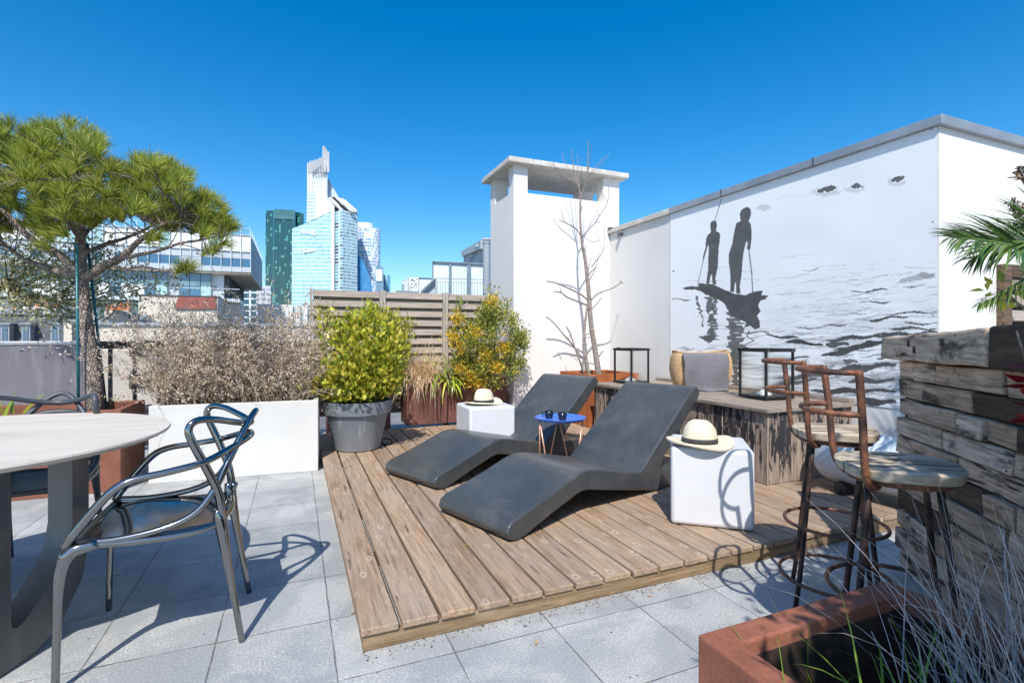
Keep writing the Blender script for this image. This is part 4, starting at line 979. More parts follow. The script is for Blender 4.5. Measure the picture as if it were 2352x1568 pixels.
# -- mansard house far left
V4_ = 34.0; a = PV(-140, 705, V4_); b = PV(170, 725, V4_); mh = thing('mansard_house', 'slate mansard roof with two dormers and orange chimney pots at far left', 'building', (a.x, V4_, -24))
zt4 = PV(80, 724, V4_+1.2).z; zb4 = PV(80, 800, V4_).z-1.5
obj('mansard_roof', MB().prism([Vector((a.x, V4_, zb4)), Vector((a.x, V4_+.7, zt4)), Vector((a.x, V4_+4, zt4)), Vector((a.x, V4_+4, zb4))], (b.x-a.x-.9, 0, 0)), SLATE, mh, True)
obj('top_roof', MB().prism([Vector((a.x, V4_+.6, zt4+.01)), Vector((a.x, V4_+2.6, zt4+.38)), Vector((a.x, V4_+4.6, zt4+.01))], (b.x-a.x-.8, 0, 0)), ZROOF, mh, True)
obj('wall', MB().b2((a.x, V4_+.1, -24), (b.x-.9, V4_+4, zb4-.01)), BEIGE, mh, True)
for px_ in (62, 128, 14):
    c_ = PV(px_, 745, V4_+.1); d_ = obj('dormer', MB().b2((c_.x-.17, V4_-.02, c_.z-1.2), (c_.x+.17, V4_+.9, c_.z)), ZROOF, mh, True); 
    obj('window', MB().b2((c_.x-.11, V4_-.04, c_.z-1.15), (c_.x-.02, V4_-.021, c_.z-.12)).b2((c_.x+.02, V4_-.04, c_.z-1.15), (c_.x+.11, V4_-.021, c_.z-.12)), GBLU, d_, True, root=mh)
    obj('dormer_roof', MB().b2((c_.x-.24, V4_-.12, c_.z+.001), (c_.x+.24, V4_+.95, c_.z+.07)), ZROOF, d_, True, root=mh)
c_ = PV(95, 705, V4_+3); ck_ = obj('chimney', MB().b2((c_.x-.9, V4_+3, zt4), (c_.x+.8, V4_+3.5, c_.z)), PLAST, mh, True)
for k in range(4): obj('chimney_pot', MB().lathe([(0,0),(.09,0),(.08,.3),(.0,.3)], 12, (c_.x-.7+k*.42, V4_+3.25, c_.z)), TERRA, ck_, True, root=mh)
c_ = PV(35, 708, V4_+3.8)
for k in range(4): obj('chimney_pot', MB().lathe([(0,0),(.09,0),(.08,.34),(.0,.34)], 12, (c_.x-.4+k*.36, V4_+3.8, c_.z-.3)), TERRA, mh, True)
bh2 = thing('beige_townhouse', 'narrow beige townhouse wall with tall windows between mansard and pine', 'building', (PV(150, 745, 24).x, 24, -24)); a = PV(146, 738, 24); b = PV(232, 738, 24)
obj('wall', MB().b2((a.x, 24, -24), (b.x, 26.5, a.z)), BEIGE, bh2, True)
for x in (175, 190, 208): c_ = PV(x, 760, 24); obj('window', MB().b2((c_.x-.12, 23.97, c_.z-1.2), (c_.x+.12, 24.02, c_.z+.28)), SLATE, bh2, True)
obj('roof_edge', MB().b2((a.x, 23.95, a.z), (b.x, 26.5, a.z+.08)), ZROOF, bh2, True)
# -- striped pale block behind dry shrub
V5_ = 60.0; a = PV(592, 698, V5_); b = PV(722, 698, V5_); sb = thing('striped_parapet_block', 'white block with vertical striped parapet left of the slatted fence', 'building', (a.x, V5_, -24))
obj('wall', MB().b2((a.x, V5_+.3, -24), (b.x, V5_+9, a.z-.1)), nmat('pale_green_glass', (.32,.42,.42), (.45,.52,.52), .5, .4), sb, True)
x = a.x; 
while x < b.x: obj('parapet_strip', MB().b2((x, V5_, a.z-2.3), (x+(.42 if x > a.x+2.6 else .72), V5_+.28, a.z)), PLAST, sb, True); x += .74
# -- towers (far)
def tower(name, label, px0, Y): 
    return thing(name, label, 'skyscraper', P(px0, 775, Y)+Vector((0, 0, -26-EYE)), R(-HEAD))
def lp(px, py, Y, base, dy=0):
    p = P(px, py, Y+dy); M = ROOT[base.name].inverted(); return M @ p
def extr(poly, Y, base, depth, y0=0, back=None):
    m = MB(); f = [lp(x, y, Y, base, y0) for x, y in poly]; k = (poly[0][0]-HX)/F if Y > 200 else 0; m.prism(f, (k*depth, depth, 0)); return m
YT = 620.
Z7 = lambda x, y: ((650+x/3.136)*.8305, (380+y/3.136)*.8305)
gt = tower('green_tower', 'dark teal glass skyscraper left of the white one', 653, YT+40)
DG = facade('teal_glass', (.010,.075,.085), (.006,.045,.055), 3.6, .16, 2.4, .22, (.008,.05,.058), .18, ((.10,.33,.28), .86), .8)
obj('centre_block', extr([Z7(330,1480),Z7(520,1480),Z7(520,632),Z7(335,622)], YT+40, gt, 40), DG, gt)
obj('left_wing', extr([Z7(262,1480),Z7(329,1480),Z7(333,633),Z7(266,633)], YT+40, gt, 36, 4), DG, gt)
obj('right_wing', extr([Z7(521,1480),Z7(597,1480),Z7(596,655),Z7(522,645)], YT+40, gt, 36, 6), DG, gt)
obj('crown_band', extr([Z7(337,705),Z7(519,712),Z7(519,634),Z7(337,626)], YT+40, gt, 1, -1.2), nmat('crown_glass', (.04,.13,.14), (.07,.18,.19), .1, .3), gt)
wt = tower('white_tower', 'tall stepped white and ice-blue glass skyscraper with a jagged spire', 745, YT)
LB = facade('ice_glass', (.27,.52,.60), (.70,.80,.84), 4.6, .22, 3.0, .05, (.45,.62,.68), .2, None, .8, .35)
RB = facade('ice_glass_grid', (.20,.42,.52), (.66,.76,.80), 3.9, .36, 2.3, .30, (.62,.73,.78), .25, ((.05,.10,.13), .80), .6, .4)
UB = facade('ice_glass_upper', (.30,.50,.58), (.78,.82,.84), 4.2, .45, 3.4, .1, (.7,.78,.8), .3, None, .6, .3)
WHT = nmat('tower_white', (.70,.72,.75), (.82,.83,.85), .05, .5)
GRAYP = facade('spire_fins', (.50,.58,.66), (.64,.69,.74), 6, .2, 3.4, .5, (.68,.72,.76), .4, vary=.15)
obj('left_face', extr([Z7(491,1480),Z7(834,1480),Z7(838,640),Z7(700,712),Z7(620,745),Z7(495,790)], YT, wt, 30), LB, wt)
obj('corner_mast', extr([Z7(835,1480),Z7(860,1480),Z7(862,618),Z7(837,630)], YT, wt, 30, -1.5), WHT, wt)
# right faces meet at a vertical arris
m = MB(); A_, B_, C_ = lp(*Z7(861,1480), YT, wt, 3), lp(*Z7(930,1480), YT, wt, -9), lp(*Z7(1062,1480), YT, wt, 10)
h = [lp(*Z7(861,632), YT, wt).z, lp(*Z7(930,642), YT, wt).z, lp(*Z7(1062,652), YT, wt).z]
pts = [A_, B_, C_, Vector((C_.x-.31*35, 45, C_.z)), Vector((A_.x-.31*42, 45, A_.z))]; tops = [Vector((p_.x, p_.y, z_)) for p_, z_ in zip(pts, [h[0], h[1], h[2], h[2], h[0]])]
m.add(pts+tops, [(0,1,6,5),(1,2,7,6),(2,3,8,7),(3,4,9,8),(4,0,5,9),(5,6,7,8,9)]); obj('right_face', m, RB, wt)
obj('sloped_roof', extr([Z7(930,642),Z7(1062,650),Z7(1058,632),Z7(960,542),Z7(870,515),Z7(805,522),Z7(860,590)], YT, wt, 24, 6), nmat('tower_roof', (.45,.46,.48), (.62,.63,.64), .2, .6), wt)
for a_, b_ in (((815,525),(935,640)),((850,520),(975,640)),((925,535),(1050,640)),((895,530),(1010,640))):
    p0, p1 = lp(*Z7(*a_), YT, wt, 1), lp(*Z7(*b_), YT, wt, -2); obj('roof_rib', MB().tube([p0, p1], 1.3, 5), WHT if a_[0] % 2 else BLACKM, wt)
obj('shaft_lower', extr([Z7(620,738),Z7(697,706),Z7(697,478),Z7(625,478)], YT, wt, 26, 2), UB, wt)
obj('shaft_upper', extr([Z7(625,476),Z7(800,476),Z7(802,300),Z7(815,120),Z7(765,180),Z7(625,232)], YT, wt, 20, 2), GRAYP, wt)
obj('shaft_corner', extr([Z7(699,705),Z7(836,638),Z7(862,612),Z7(862,572),Z7(801,528),Z7(799,478),Z7(699,478)], YT, wt, 28, 1), WHT, wt)
obj('rear_fin', extr([Z7(803,528),Z7(905,532),Z7(803,345)], YT, wt, 3, 14), facade('grey_fin', (.38,.48,.58), (.50,.58,.66), 7, .1, 2.0, .25, (.6,.66,.72), .4), wt)
sp = MB(); r5 = random.Random(9)
for k in range(26):
    x = 628+k*5.4; y1 = 228-(x-628)*.33-r5.uniform(4, 20); sp.prism([lp(*Z7(x, 300), YT, wt), lp(*Z7(x+2.2, 300), YT, wt), lp(*Z7(x+2.2, y1), YT, wt), lp(*Z7(x, y1), YT, wt)], (0, 2, 0))
for k in range(12):
    x = 758+k*5; y1 = 70+max(0, k-2)*7+r5.uniform(-6, 12); sp.prism([lp(*Z7(x, 300), YT, wt), lp(*Z7(x+3.2, 300), YT, wt), lp(*Z7(x+2.4, y1), YT, wt), lp(*Z7(x+.6, y1), YT, wt)], (0, 2, 0))
obj('spire_blade', sp, WHT, wt)
slit = MB()
for k in range(6):
    x = 676+k*22; y0 = 270-k*9; n_ = 8; L = []; Rr = []
    for i in range(n_+1):
        t_ = i/n_; yy = y0+t_*(345-y0+(k-4)*0); w_ = 2.2*math.sin(math.pi*t_)+.2; xc = x+5*math.sin(t_*7+k); L.append(lp(*Z7(xc-w_, yy), YT, wt, -1)); Rr.append(lp(*Z7(xc+w_, yy), YT, wt, -1))
    slit.prism(L+Rr[::-1], (0, 1.5, 0))
obj('spire_slit', slit, nmat('slit_grey', (.16,.20,.24), (.24,.28,.32), .1, .5), wt)
def text(s, loc, size, mat, name, parent, rz, ext=.2):
    cu = bpy.data.curves.new(name, 'FONT'); cu.body = s; cu.size = size; cu.extrude = ext; o = bpy.data.objects.new('tmp', cu); COL.objects.link(o)
    me = bpy.data.meshes.new_from_object(o.evaluated_get(bpy.context.evaluated_depsgraph_get())); bpy.data.objects.remove(o)
    me.name = name; me.materials.clear(); me.materials.append(mat); o = bpy.data.objects.new(name, me); COL.objects.link(o); o.parent = parent; o.location = loc; o.rotation_euler = (R(90), 0, rz); return o
SIGNW = nmat('sign_white', (.85,.86,.88), (.9,.9,.9), 1, .5)
pl_ = lp(*Z7(562,835), YT, wt, -1.2); text('Allianz', pl_, 6.2, SIGNW, 'sign_letters', wt, 0)
cz = lp(*Z7(682,830), YT, wt, -1.0); m = MB().tube([cz+Vector((3.0*math.cos(k*.3927), 0, 3.0*math.sin(k*.3927))) for k in range(17)], .38, 5, cap=False)
for dx in (-.9, 0, .9): m.b2((cz.x+dx-.28, cz.y-.3, cz.z-1.7), (cz.x+dx+.28, cz.y+.3, cz.z+(1.9 if dx == 0 else 1.1)))
obj('sign_emblem', m, SIGNW, wt)
text('EY', lp(*Z7(556,997), YT, wt, -1.2), 7.0, SIGNW, 'sign_letters', wt, 0)
obj('sign_beam', extr([Z7(592,1000),Z7(686,986),Z7(686,974),Z7(600,986)], YT, wt, .8, -1.3), SIGNW, wt)
ct = tower('curved_tower', 'round-fronted glass tower with blue foot right of the white skyscraper', 845, YT+60)
cl = MB(); a, b = lp(*Z7(1030,1480), YT+60, ct), lp(*Z7(1236,790), YT+60, ct); rad = (b.x-a.x)/2
cl.lathe([(rad, a.z), (rad, b.z), (rad*.97, b.z+2), (0, b.z+2)], 40, ((a.x+b.x)/2, rad*.8, 0), sy=.8)
CG = facade('curved_glass', (.16,.33,.50), (.66,.70,.74), 4.2, .34, 2.6, .30, (.55,.60,.66), .2, ((.70,.72,.74), .62), .8, .5)
obj('drum', cl, CG, ct, shadeang=40)
obj('crown_screen', MB().lathe([(rad*.8, b.z+2.1), (rad*.8, b.z+9), (rad*.78, b.z+9), (rad*.78, b.z+2.1)], 32, ((a.x+b.x)/2-6, rad*.8, 0), sy=.8), WHT, ct)
obj('foot_block', extr([Z7(1060,1480),Z7(1216,1480),Z7(1180,1250),Z7(1110,1060),Z7(1062,1010)], YT+20, ct, 12), facade('blue_foot_glass', (.03,.17,.38), (.05,.24,.46), 4, .2, 2.5, .1, (.04,.2,.42), .15, None, .8), ct)
for nm, lb, poly, mt, yy in (('slate_blue_tower', 'slate-blue block with a pale sign panel right of the curved tower', [(1222,1400),(1286,1400),(1286,1125),(1270,1125),(1270,1112),(1238,1112),(1222,1120)], facade('slate_blue', (.13,.24,.34), (.17,.28,.38), 4, .2, 2, .1, None, .3), YT-60),
    ('light_blue_tower', 'small light-blue tower at the right end of the skyline group', [(1287,1400),(1346,1400),(1346,1194),(1287,1190)], facade('light_blue', (.10,.30,.45), (.16,.40,.52), 4, .12, 7, .3, (.35,.58,.66), .2), YT-40)):
    t_ = tower(nm, lb, Z7(1280, 1200)[0], yy); obj('body', extr([Z7(*p_) for p_ in poly], yy, t_, 20), mt, t_)
    if nm[0] == 's': obj('sign_panel', extr([Z7(1226,1245),Z7(1276,1245),Z7(1276,1145),Z7(1226,1145)], yy, t_, .6, -1), WHT, t_); 
# left-lower small buildings between office and green tower
for nm, lb, x0, y0, x1, mt, yy in (('grey_flats', 'grey block of flats with square windows at the foot of the green tower', 588, 656, 622, facade('flats', (.22,.26,.32), (.52,.54,.57), 3, .42, 3.4, .42, None, .6), 300),
    ('ribbed_block', 'dark block with white ribbed floors below the overhang', 556, 657, 588, facade('ribbed', (.02,.08,.11), (.62,.68,.72), 3.1, .22, 50, .02, None, .3), 260),
    ('far_white_block', 'far pale housing block beyond the fence', 905, 668, 965, facade('farb', (.4,.45,.5), (.62,.65,.68), 3, .4, 4, .4, None, .6), 420)):
    t_ = thing(nm, lb, 'building', P((x0+x1)/2, 775, yy)+Vector((0, 0, -26-EYE)), R(-HEAD)); obj('body', extr([(x0, 830), (x1, 830), (x1, y0), (x0, y0)], yy, t_, 25), mt, t_)
Z8 = lambda x, y: ((1050+x/6.72)*.8305, (650+y/6.72)*.8305)
t_ = thing('scribbled_block', 'small white block with dark scribbled markings left of the rooftop screen', 'building', P(*Z8(560, 1100), 120), R(-HEAD))
t_.location.z = -24; ROOT[t_.name] = Matrix.Translation(t_.location) @ Matrix.Rotation(R(-HEAD), 4, 'Z')
obj('front', extr([Z8(545,1300),Z8(722,1300),Z8(722,785),Z8(545,785)], 120, t_, 12), nmat('offwhite_panel', (.62,.66,.62), (.68,.72,.68), .5, .7), t_)
obj('left_wing', extr([Z8(400,1300),Z8(543,1300),Z8(543,790),Z8(470,830),Z8(430,850),Z8(400,900)], 120, t_, 12, 2), facade('wing', (.20,.30,.33), (.50,.56,.56), 2.2, .3, 2.4, .35, None, .4), t_)
mk = MB(); r5 = random.Random(4)
for k in range(26):
    x = r5.uniform(560, 700); y = r5.choice([820, 850, 905, 935, 965, 1015])+r5.uniform(-8, 8); mk.prism([lp(*Z8(x, y+7), 120, t_, -.1), lp(*Z8(x+r5.uniform(8, 30), y+7), 120, t_, -.1), lp(*Z8(x+r5.uniform(8, 26), y), 120, t_, -.1), lp(*Z8(x, y), 120, t_, -.1)], (0, .05, 0))
obj('wall_marking', mk, SLATE, t_)
# rooftop screen next door
YR = 15.
rs_ = thing('rooftop_screen', 'steel framed translucent screen with balcony rails on the neighbouring roof', 'screen', P(*Z8(1450, 1100), YR), R(-HEAD)); rs_.location.z = -2; ROOT[rs_.name] = Matrix.Translation(rs_.location) @ Matrix.Rotation(R(-HEAD), 4, 'Z')
FRO = nmat('frosted_panel', (.55,.66,.68), (.66,.75,.76), 1.5, .5); STB = nmat('blue_grey_steel', (.13,.19,.23), (.18,.25,.30), 3, .5)
def rp(name, poly, mat, y0=0, d=.06): return obj(name, extr([Z8(*p_) for p_ in poly], YR, rs_, d, y0), mat, rs_)
for a_, b_ in ((995,1285),(1335,1620),(1698,1935)): rp('frosted_panel', [(a_,1200),(b_,1200),(b_,500+(a_-995)*.045),(a_,500+(a_-995)*.045)], FRO, .05, .03)
for a_, b_ in ((975,994),(1286,1334),(1621,1697)): rp('steel_post', [(a_,1200),(b_,1200),(b_,485+(a_-975)*.04),(a_,485+(a_-975)*.04)], STB, 0, .12)
rp('top_beam', [(975,500),(1940,550),(1940,522),(975,482)], STB, -.02, .15)
rp('hand_rail', [(1020,808),(1935,832),(1935,822),(1020,796)], STB, -.5, .05); rp('lower_rail', [(1050,874),(1935,892),(1935,884),(1050,866)], STB, -.5, .03)
for k in range(18): x = 1072+k*49.5; rp('baluster', [(x,1200),(x+6,1200),(x+6,872),(x,872)], STB, -.5, .02)
rp('corner_post', [(1034,1200),(1056,1200),(1056,805),(1034,805)], ZINC, -.52, .06)
rp('stair_string', [(745,1080),(800,1080),(1032,880),(1032,830)], STB, -.5, .06); rp('stair_rail', [(745,1050),(758,1050),(1032,822),(1032,800),(1018,800)], STB, -.55, .04); rp('stair_panel', [(800,1200),(1032,1200),(1032,884),(800,1082)], GPAN, -.4, .04)
for k in range(5): x = 790+k*52; rp('stair_baluster', [(x,1070-k*44),(x+9,1070-k*44),(x+9,1015-k*44),(x,1015-k*44)], STB, -.55, .04)
rp('side_panel', [(732,1200),(965,1200),(965,806),(732,798)], FRO, .3, .03); rp('side_frame', [(720,1200),(731,1200),(731,788),(720,788)], STB, .28, .06); rp('side_rail', [(720,800),(970,808),(970,796),(720,788)], STB, .27, .06)
rp('roof_deck', [(300,1300),(1940,1300),(1940,1125),(730,1080),(720,1045),(300,1030)], STB, .4, 5)
fp = thing('flue_pipe', 'shiny blue-grey steel flue pipe against the chimney stack', 'pipe', P(*Z8(1990, 1100), 12.5), 0)
fx = P(*Z8(1990, 150), 12.5); m = MB(); m.lathe([(.095, -3), (.095, 0)], 24, (0, 0, 0)); rz_ = fx.z-fp.location.z
m = MB().lathe([(.098, -3), (.098, rz_-.02), (.11, rz_-.02), (.11, rz_+.02), (.09, rz_+.02)], 24); obj('pipe', m, ZROOF, fp, smooth=True, shadeang=40)
obj('rain_cap', MB().lathe([(.085, rz_+.03), (.085, rz_+.075), (.125, rz_+.08), (.125, rz_+.10), (0, rz_+.11)], 20), PLAST, fp, shadeang=30)
for z in (rz_-1.35, rz_-2.5): obj('pipe_bracket', MB().lathe([(.104, z), (.104, z+.04)], 20).box((-.13, 0, z+.02), (.09, .02, .02)), BLACKM, fp)
t_ = thing('grey_office', 'grey concrete office block with deep window ribs behind the flue pipe', 'building', P(*Z8(1750, 1100), 90), R(-HEAD)); t_.location.z = -24; ROOT[t_.name] = Matrix.Translation(t_.location) @ Matrix.Rotation(R(-HEAD), 4, 'Z')
m = MB(); 
def q8(x, y, Y): return lp(*Z8(x, y), Y, t_)
A_ = [q8(1560,1200,100), q8(1560,310,100)+Vector((0,0,0)), q8(1940,112,62), q8(1940,1200,62)]
m.prism(A_, (6, 14, 0)); obj('body', m, facade('ribbed_concrete', (.10,.12,.14), (.50,.51,.53), 3.0, .55, 1.3, .45, (.55,.56,.58), .7), t_)
m = MB().prism([q8(1560,405,99.6), q8(1560,308,99.6), q8(1941,108,61.8), q8(1941,262,61.8)], (-.4, -.4, 0)); obj('parapet', m, nmat('pale_concrete', (.48,.50,.52), (.56,.58,.60), .8, .7), t_)
m = MB().prism([q8(1815,262,74), q8(1815,235,74), q8(1900,190,65.5), q8(1900,222,65.5)], (-.6, -.6, 0)); obj('sign_panel', m, SIGNW, t_)
# distant low roofs closing the horizon
fr = random.Random(12); cols_ = [BEIGE, GPAN, PLAST, ZROOF]
for k in range(26):
    X = -520+k*44+fr.uniform(-10, 10); Y = fr.uniform(330, 560); hgt_ = fr.uniform(17, 24)
    mt = cols_[k % 4]; t_ = solo('distant_block', 'low %s block on the horizon' % ('beige', 'grey', 'white', 'zinc roofed')[k % 4], 'building', MB().box(C(X, Y, -24+hgt_/2), (fr.uniform(24, 42), 20, hgt_), R(-HEAD)), mt, C(X, Y, -24), group='low %s blocks far away' % ('beige', 'grey', 'white', 'zinc')[k % 4])
# ================================================================== plants
def arrays_obj(name, V, Fc, mat, parent=None, world=True, smooth=False):
    V = np.asarray(V, np.float32)
    if parent is not None and world:
        M = np.array(ROOT[parent.name].inverted()); V = V @ M[:3, :3].T + M[:3, 3]
    me = bpy.data.meshes.new(name); n = len(V); k = Fc.shape[1]
    me.vertices.add(n); me.vertices.foreach_set('co', V.astype(np.float32).ravel())
    me.loops.add(Fc.size); me.loops.foreach_set('vertex_index', Fc.astype(np.int32).ravel())
    me.polygons.add(len(Fc)); me.polygons.foreach_set('loop_start', np.arange(0, Fc.size, k).astype(np.int32))
    me.update(calc_edges=True); me.validate()
    me.materials.append(mat); o = bpy.data.objects.new(name, me); COL.objects.link(o)
    if parent is not None: o.parent = parent
    return o
def unit(a): return a/np.maximum(np.linalg.norm(a, axis=-1, keepdims=True), 1e-9)
def leaves(cen, dirs, length, width, fold=.25):
    """folded diamond leaves: two quads sharing a midrib. returns V, F(quads)"""
    n = len(cen); d = unit(dirs); r = unit(np.cross(d, unit(rng.normal(size=(n, 3))))); nrm = np.cross(d, r)
    L = np.broadcast_to(np.asarray(length), (n,))[:, None]; Wd = np.broadcast_to(np.asarray(width), (n,))[:, None]
    a = cen; tip = cen+d*L+nrm*L*rng.uniform(-.15, .15, (n, 1)); ml = cen+d*L*.45+r*Wd*.5+nrm*Wd*fold; mr = cen+d*L*.45-r*Wd*.5+nrm*Wd*fold; mid = cen+d*L*.5
    V = np.stack([a, ml, tip, mr, mid], 1).reshape(-1, 3); b = np.arange(n)[:, None]*5
    Fc = np.concatenate([b+np.array([[0, 4, 2, 1]]), b+np.array([[0, 3, 2, 4]])], 0); return V, Fc
def blades(base, dirs, length, width, curl=.5, seg=4, down=None):
    """ribbons that bend over under gravity"""
    n = len(base); d = unit(dirs); up = np.array([0, 0, 1.]); side = np.cross(d, up+rng.normal(size=(n, 3))*.3); side = unit(side)
    L = np.broadcast_to(np.asarray(length), (n,))[:, None]/seg; Wd = np.broadcast_to(np.asarray(width), (n,))[:, None]
    cu = np.broadcast_to(np.asarray(curl), (n,))[:, None]
    p = base.copy(); rows = []
    for i in range(seg+1):
        t = i/seg; w_ = Wd*(1-t**1.6)*.5*(1 if i else .6)+Wd*.02
        rows += [p-side*w_, p+side*w_]
        d = unit(d+np.array([0, 0, -1.])*cu/seg*(.4+t*1.4)+rng.normal(size=(n, 3))*.035); p = p+d*L
    V = np.stack(rows, 1).reshape(-1, 3); b = np.arange(n)[:, None]*(2*(seg+1)); Fs = []
    for i in range(seg): Fs.append(b+np.array([[2*i, 2*i+1, 2*i+3, 2*i+2]]))
    return V, np.concatenate(Fs, 0)
def needles(tip, axis, n, length, width):
    """tufts: tip (k,3) axis (k,3)"""
    k = len(tip); ax = unit(axis)
    base = np.repeat(tip, n, 0); A = np.repeat(ax, n, 0); s = rng.random((k*n, 1))
    rnd = unit(rng.normal(size=(k*n, 3))); rnd = unit(rnd-A*(rnd*A).sum(1, keepdims=True))
    spread = rng.uniform(.15, 1.25, (k*n, 1)); d = unit(A*1.0+rnd*spread)
    b = base-A*s*.055; Ln = (length*rng.uniform(.7, 1.1, (k*n, 1)))
    side = unit(np.cross(d, rng.normal(size=(k*n, 3))))*width*.5
    mid = b+d*Ln*.55; e = b+d*Ln+np.array([0, 0, -1.])*Ln*rng.uniform(.0, .16, (k*n, 1))
    V = np.stack([b-side*.8, b+side*.8, mid+side, e+side*.15, e-side*.15, mid-side], 1).reshape(-1, 3)
    q_ = np.arange(k*n)[:, None]*6
    return V, np.concatenate([q_+np.array([[0, 1, 2, 5]]), q_+np.array([[5, 2, 3, 4]])], 0)
def npC(X, Y, Z):
    X = np.asarray(X, float); Y = np.asarray(Y, float); return np.stack([ch*X+sh*Y, -sh*X+ch*Y, np.broadcast_to(Z, X.shape)+0*X], -1)
def npP(px, py, Y):
    px = np.asarray(px, float); py = np.asarray(py, float); Y = np.asarray(Y, float)+px*0
    return npC((px-HX)/F*Y, Y, EYE+(HY-py)/F*Y)
ZA = lambda x, y: ((x/2.413)*.8305, (300+y/2.413)*.8305)
ZB = lambda x, y: ((1300+x/2.09)*.8305, (350+y/2.09)*.8305)
# ---- pine
PY = 4.15
pr_ = G(213, 1110, .0); pine = thing('pine_tree', 'small umbrella pine with long green needles staked in the left rust planter', 'tree', C((213-HX)/F*PY, PY, .5))
tm = MB(); BR = []
def limb(zpts, dys, rads, mb, Z=ZA, Y0=PY, n=9, k=6):
    pts = [P(*Z(x, y), Y0+dy) for (x, y), dy in zip(zpts, resamp(dys, len(zpts)))]
    cpts = cr(pts, k); mb.tube(cpts, resamp(rads, len(cpts)), n); BR.extend(cpts); return cpts
limb([(634,2010),(630,1900),(622,1790),(612,1700),(600,1600),(575,1450),(560,1330),(550,1220),(548,1150),(548,1110)], [0,0], [.064,.062,.059,.055,.052,.049,.047,.045,.043,.040], tm, n=16)
BR.clear()
limb([(555,1140),(620,1100),(700,1050),(800,1000),(860,950),(920,890),(1000,830),(1100,770),(1230,710)], [0,-.1,-.25,-.3], [.036,.034,.030,.024,.018,.012,.006], tm)
limb([(820,1000),(930,975),(1050,950),(1200,900),(1330,880),(1420,860)], [-.12,-.3,-.35], [.016,.013,.010,.006], tm)
limb([(545,1130),(535,950),(540,800),(520,650),(500,450),(480,250)], [0,.05,0], [.045,.04,.034,.026,.016,.007], tm)
limb([(545,1120),(470,1050),(400,980),(280,920),(150,820),(40,700),(-60,640)], [0,-.15,-.3], [.036,.033,.026,.018,.008], tm)
limb([(530,1110),(450,1100),(380,1085),(250,1040),(150,1000),(60,930),(-50,900),(-200,860)], [0,.2,.4], [.030,.026,.018,.010,.006], tm)
limb([(560,960),(640,935),(720,900),(850,860),(1000,790),(1100,700)], [.0,.25,.5], [.022,.018,.012,.006], tm)
limb([(760,1050),(850,1068),(950,1055),(1100,1080),(1230,1070)], [-.1,-.2,-.25], [.010,.008,.006,.004], tm)
limb([(535,900),(600,800),(750,700),(900,560),(980,450)], [0,.3,.4], [.02,.014,.008,.005], tm)
limb([(540,880),(450,760),(300,620),(200,450)], [0,-.3,-.4], [.02,.014,.008,.005], tm)
limb([(538,800),(600,650),(640,480),(660,330)], [0,-.3,-.35], [.018,.012,.008,.005], tm)
limb([(538,850),(420,700),(330,500),(280,260)], [0,.3,.4], [.018,.012,.008,.005], tm)
limb([(1050,950),(1120,920),(1160,870),(1210,760)], [-.25,-.35], [.006,.004,.003], tm)
limb([(1200,905),(1300,930),(1400,970)], [-.33,-.4], [.005,.004,.003], tm)
SP = np.array([list(p) for p in BR])
crown = [(-260,150),(0,130),(60,150),(110,240),(150,190),(230,110),(330,120),(400,95),(500,95),(590,110),(650,190),(690,310),(800,350),(830,345),(950,330),(1100,370),(1200,390),(1270,480),(1310,580),(1420,600),(1520,690),(1540,770),(1500,870),(1400,850),(1300,830),(1200,800),(1080,800),(950,740),(850,760),(720,740),(600,780),(450,760),(350,840),(250,860),(120,800),(40,820),(-260,820)]
T = []
CP = np.array(crown, float)
while len(T) < 640:
    x = rng.uniform(-250, 1560); y = rng.uniform(90, 880)
    if inpoly(np.array([x]), np.array([y]), crown)[0]: T.append((x, y))
T += [(1520,760),(1540,800),(1480,720),(1450,640),(1500,900),(1440,940),(1380,960),(1230,1060),(1270,1070),(1190,1075),(1060,860),(1000,880),(60,110),(20,180),(-40,140),(330,860),(420,830),(300,920)]*1
T = np.array(T)
tx = T[:, 0]/2.413*.8305; ty = (300+T[:, 1]/2.413)*.8305
hgt = np.clip((T[:, 1]-90)/750, 0, 1); dY = rng.normal(0, .33, len(T))*(.5+.6*np.sin(np.pi*hgt))
dY[-18:] = -.3
TP = npP(tx, ty, PY+dY)
cc = npP(np.array([230.]), np.array([620.]), np.array([PY]))[0]
AX = unit(unit(TP-cc)*1.0+np.array([0, 0, .75])+rng.normal(size=TP.shape)*.35)
AX[-8:-6] *= 1
Vn, Fn = needles(TP, AX, 95, .135, .0036)
arrays_obj('needle_crown', Vn, Fn, NEED, pine)
tw_ = tm
for p, a in zip(TP, AX):
    d = np.linalg.norm(SP-p, axis=1); j = d.argmin(); q0 = Vector(SP[j]); p1 = Vector(p); 
    mid = (q0+p1)/2+Vector((0, 0, -.04))+Vector(rng.normal(size=3)*.02)
    tw_.tube([q0, mid, p1-Vector(a)*.03, p1+Vector(a)*.01], [.005, .004, .003, .002], 4, cap=False)
obj('trunk', tm, BARKP, pine, True, smooth=True)
for (a, b, dy) in (((176,560),(181,1000),-.12), ((201,560),(252,1010),.08)):
    mm_ = MB().tube([P(*a, PY+dy), P(*b, PY+dy)], .011, 8)
    solo('plant_stake', 'straight teal stake left of the pine trunk' if a[0] < 190 else 'leaning teal stake right of the pine trunk', 'stake', mm_, TEAL, P(*b, PY+dy), smooth=True, group='teal stakes at the pine')
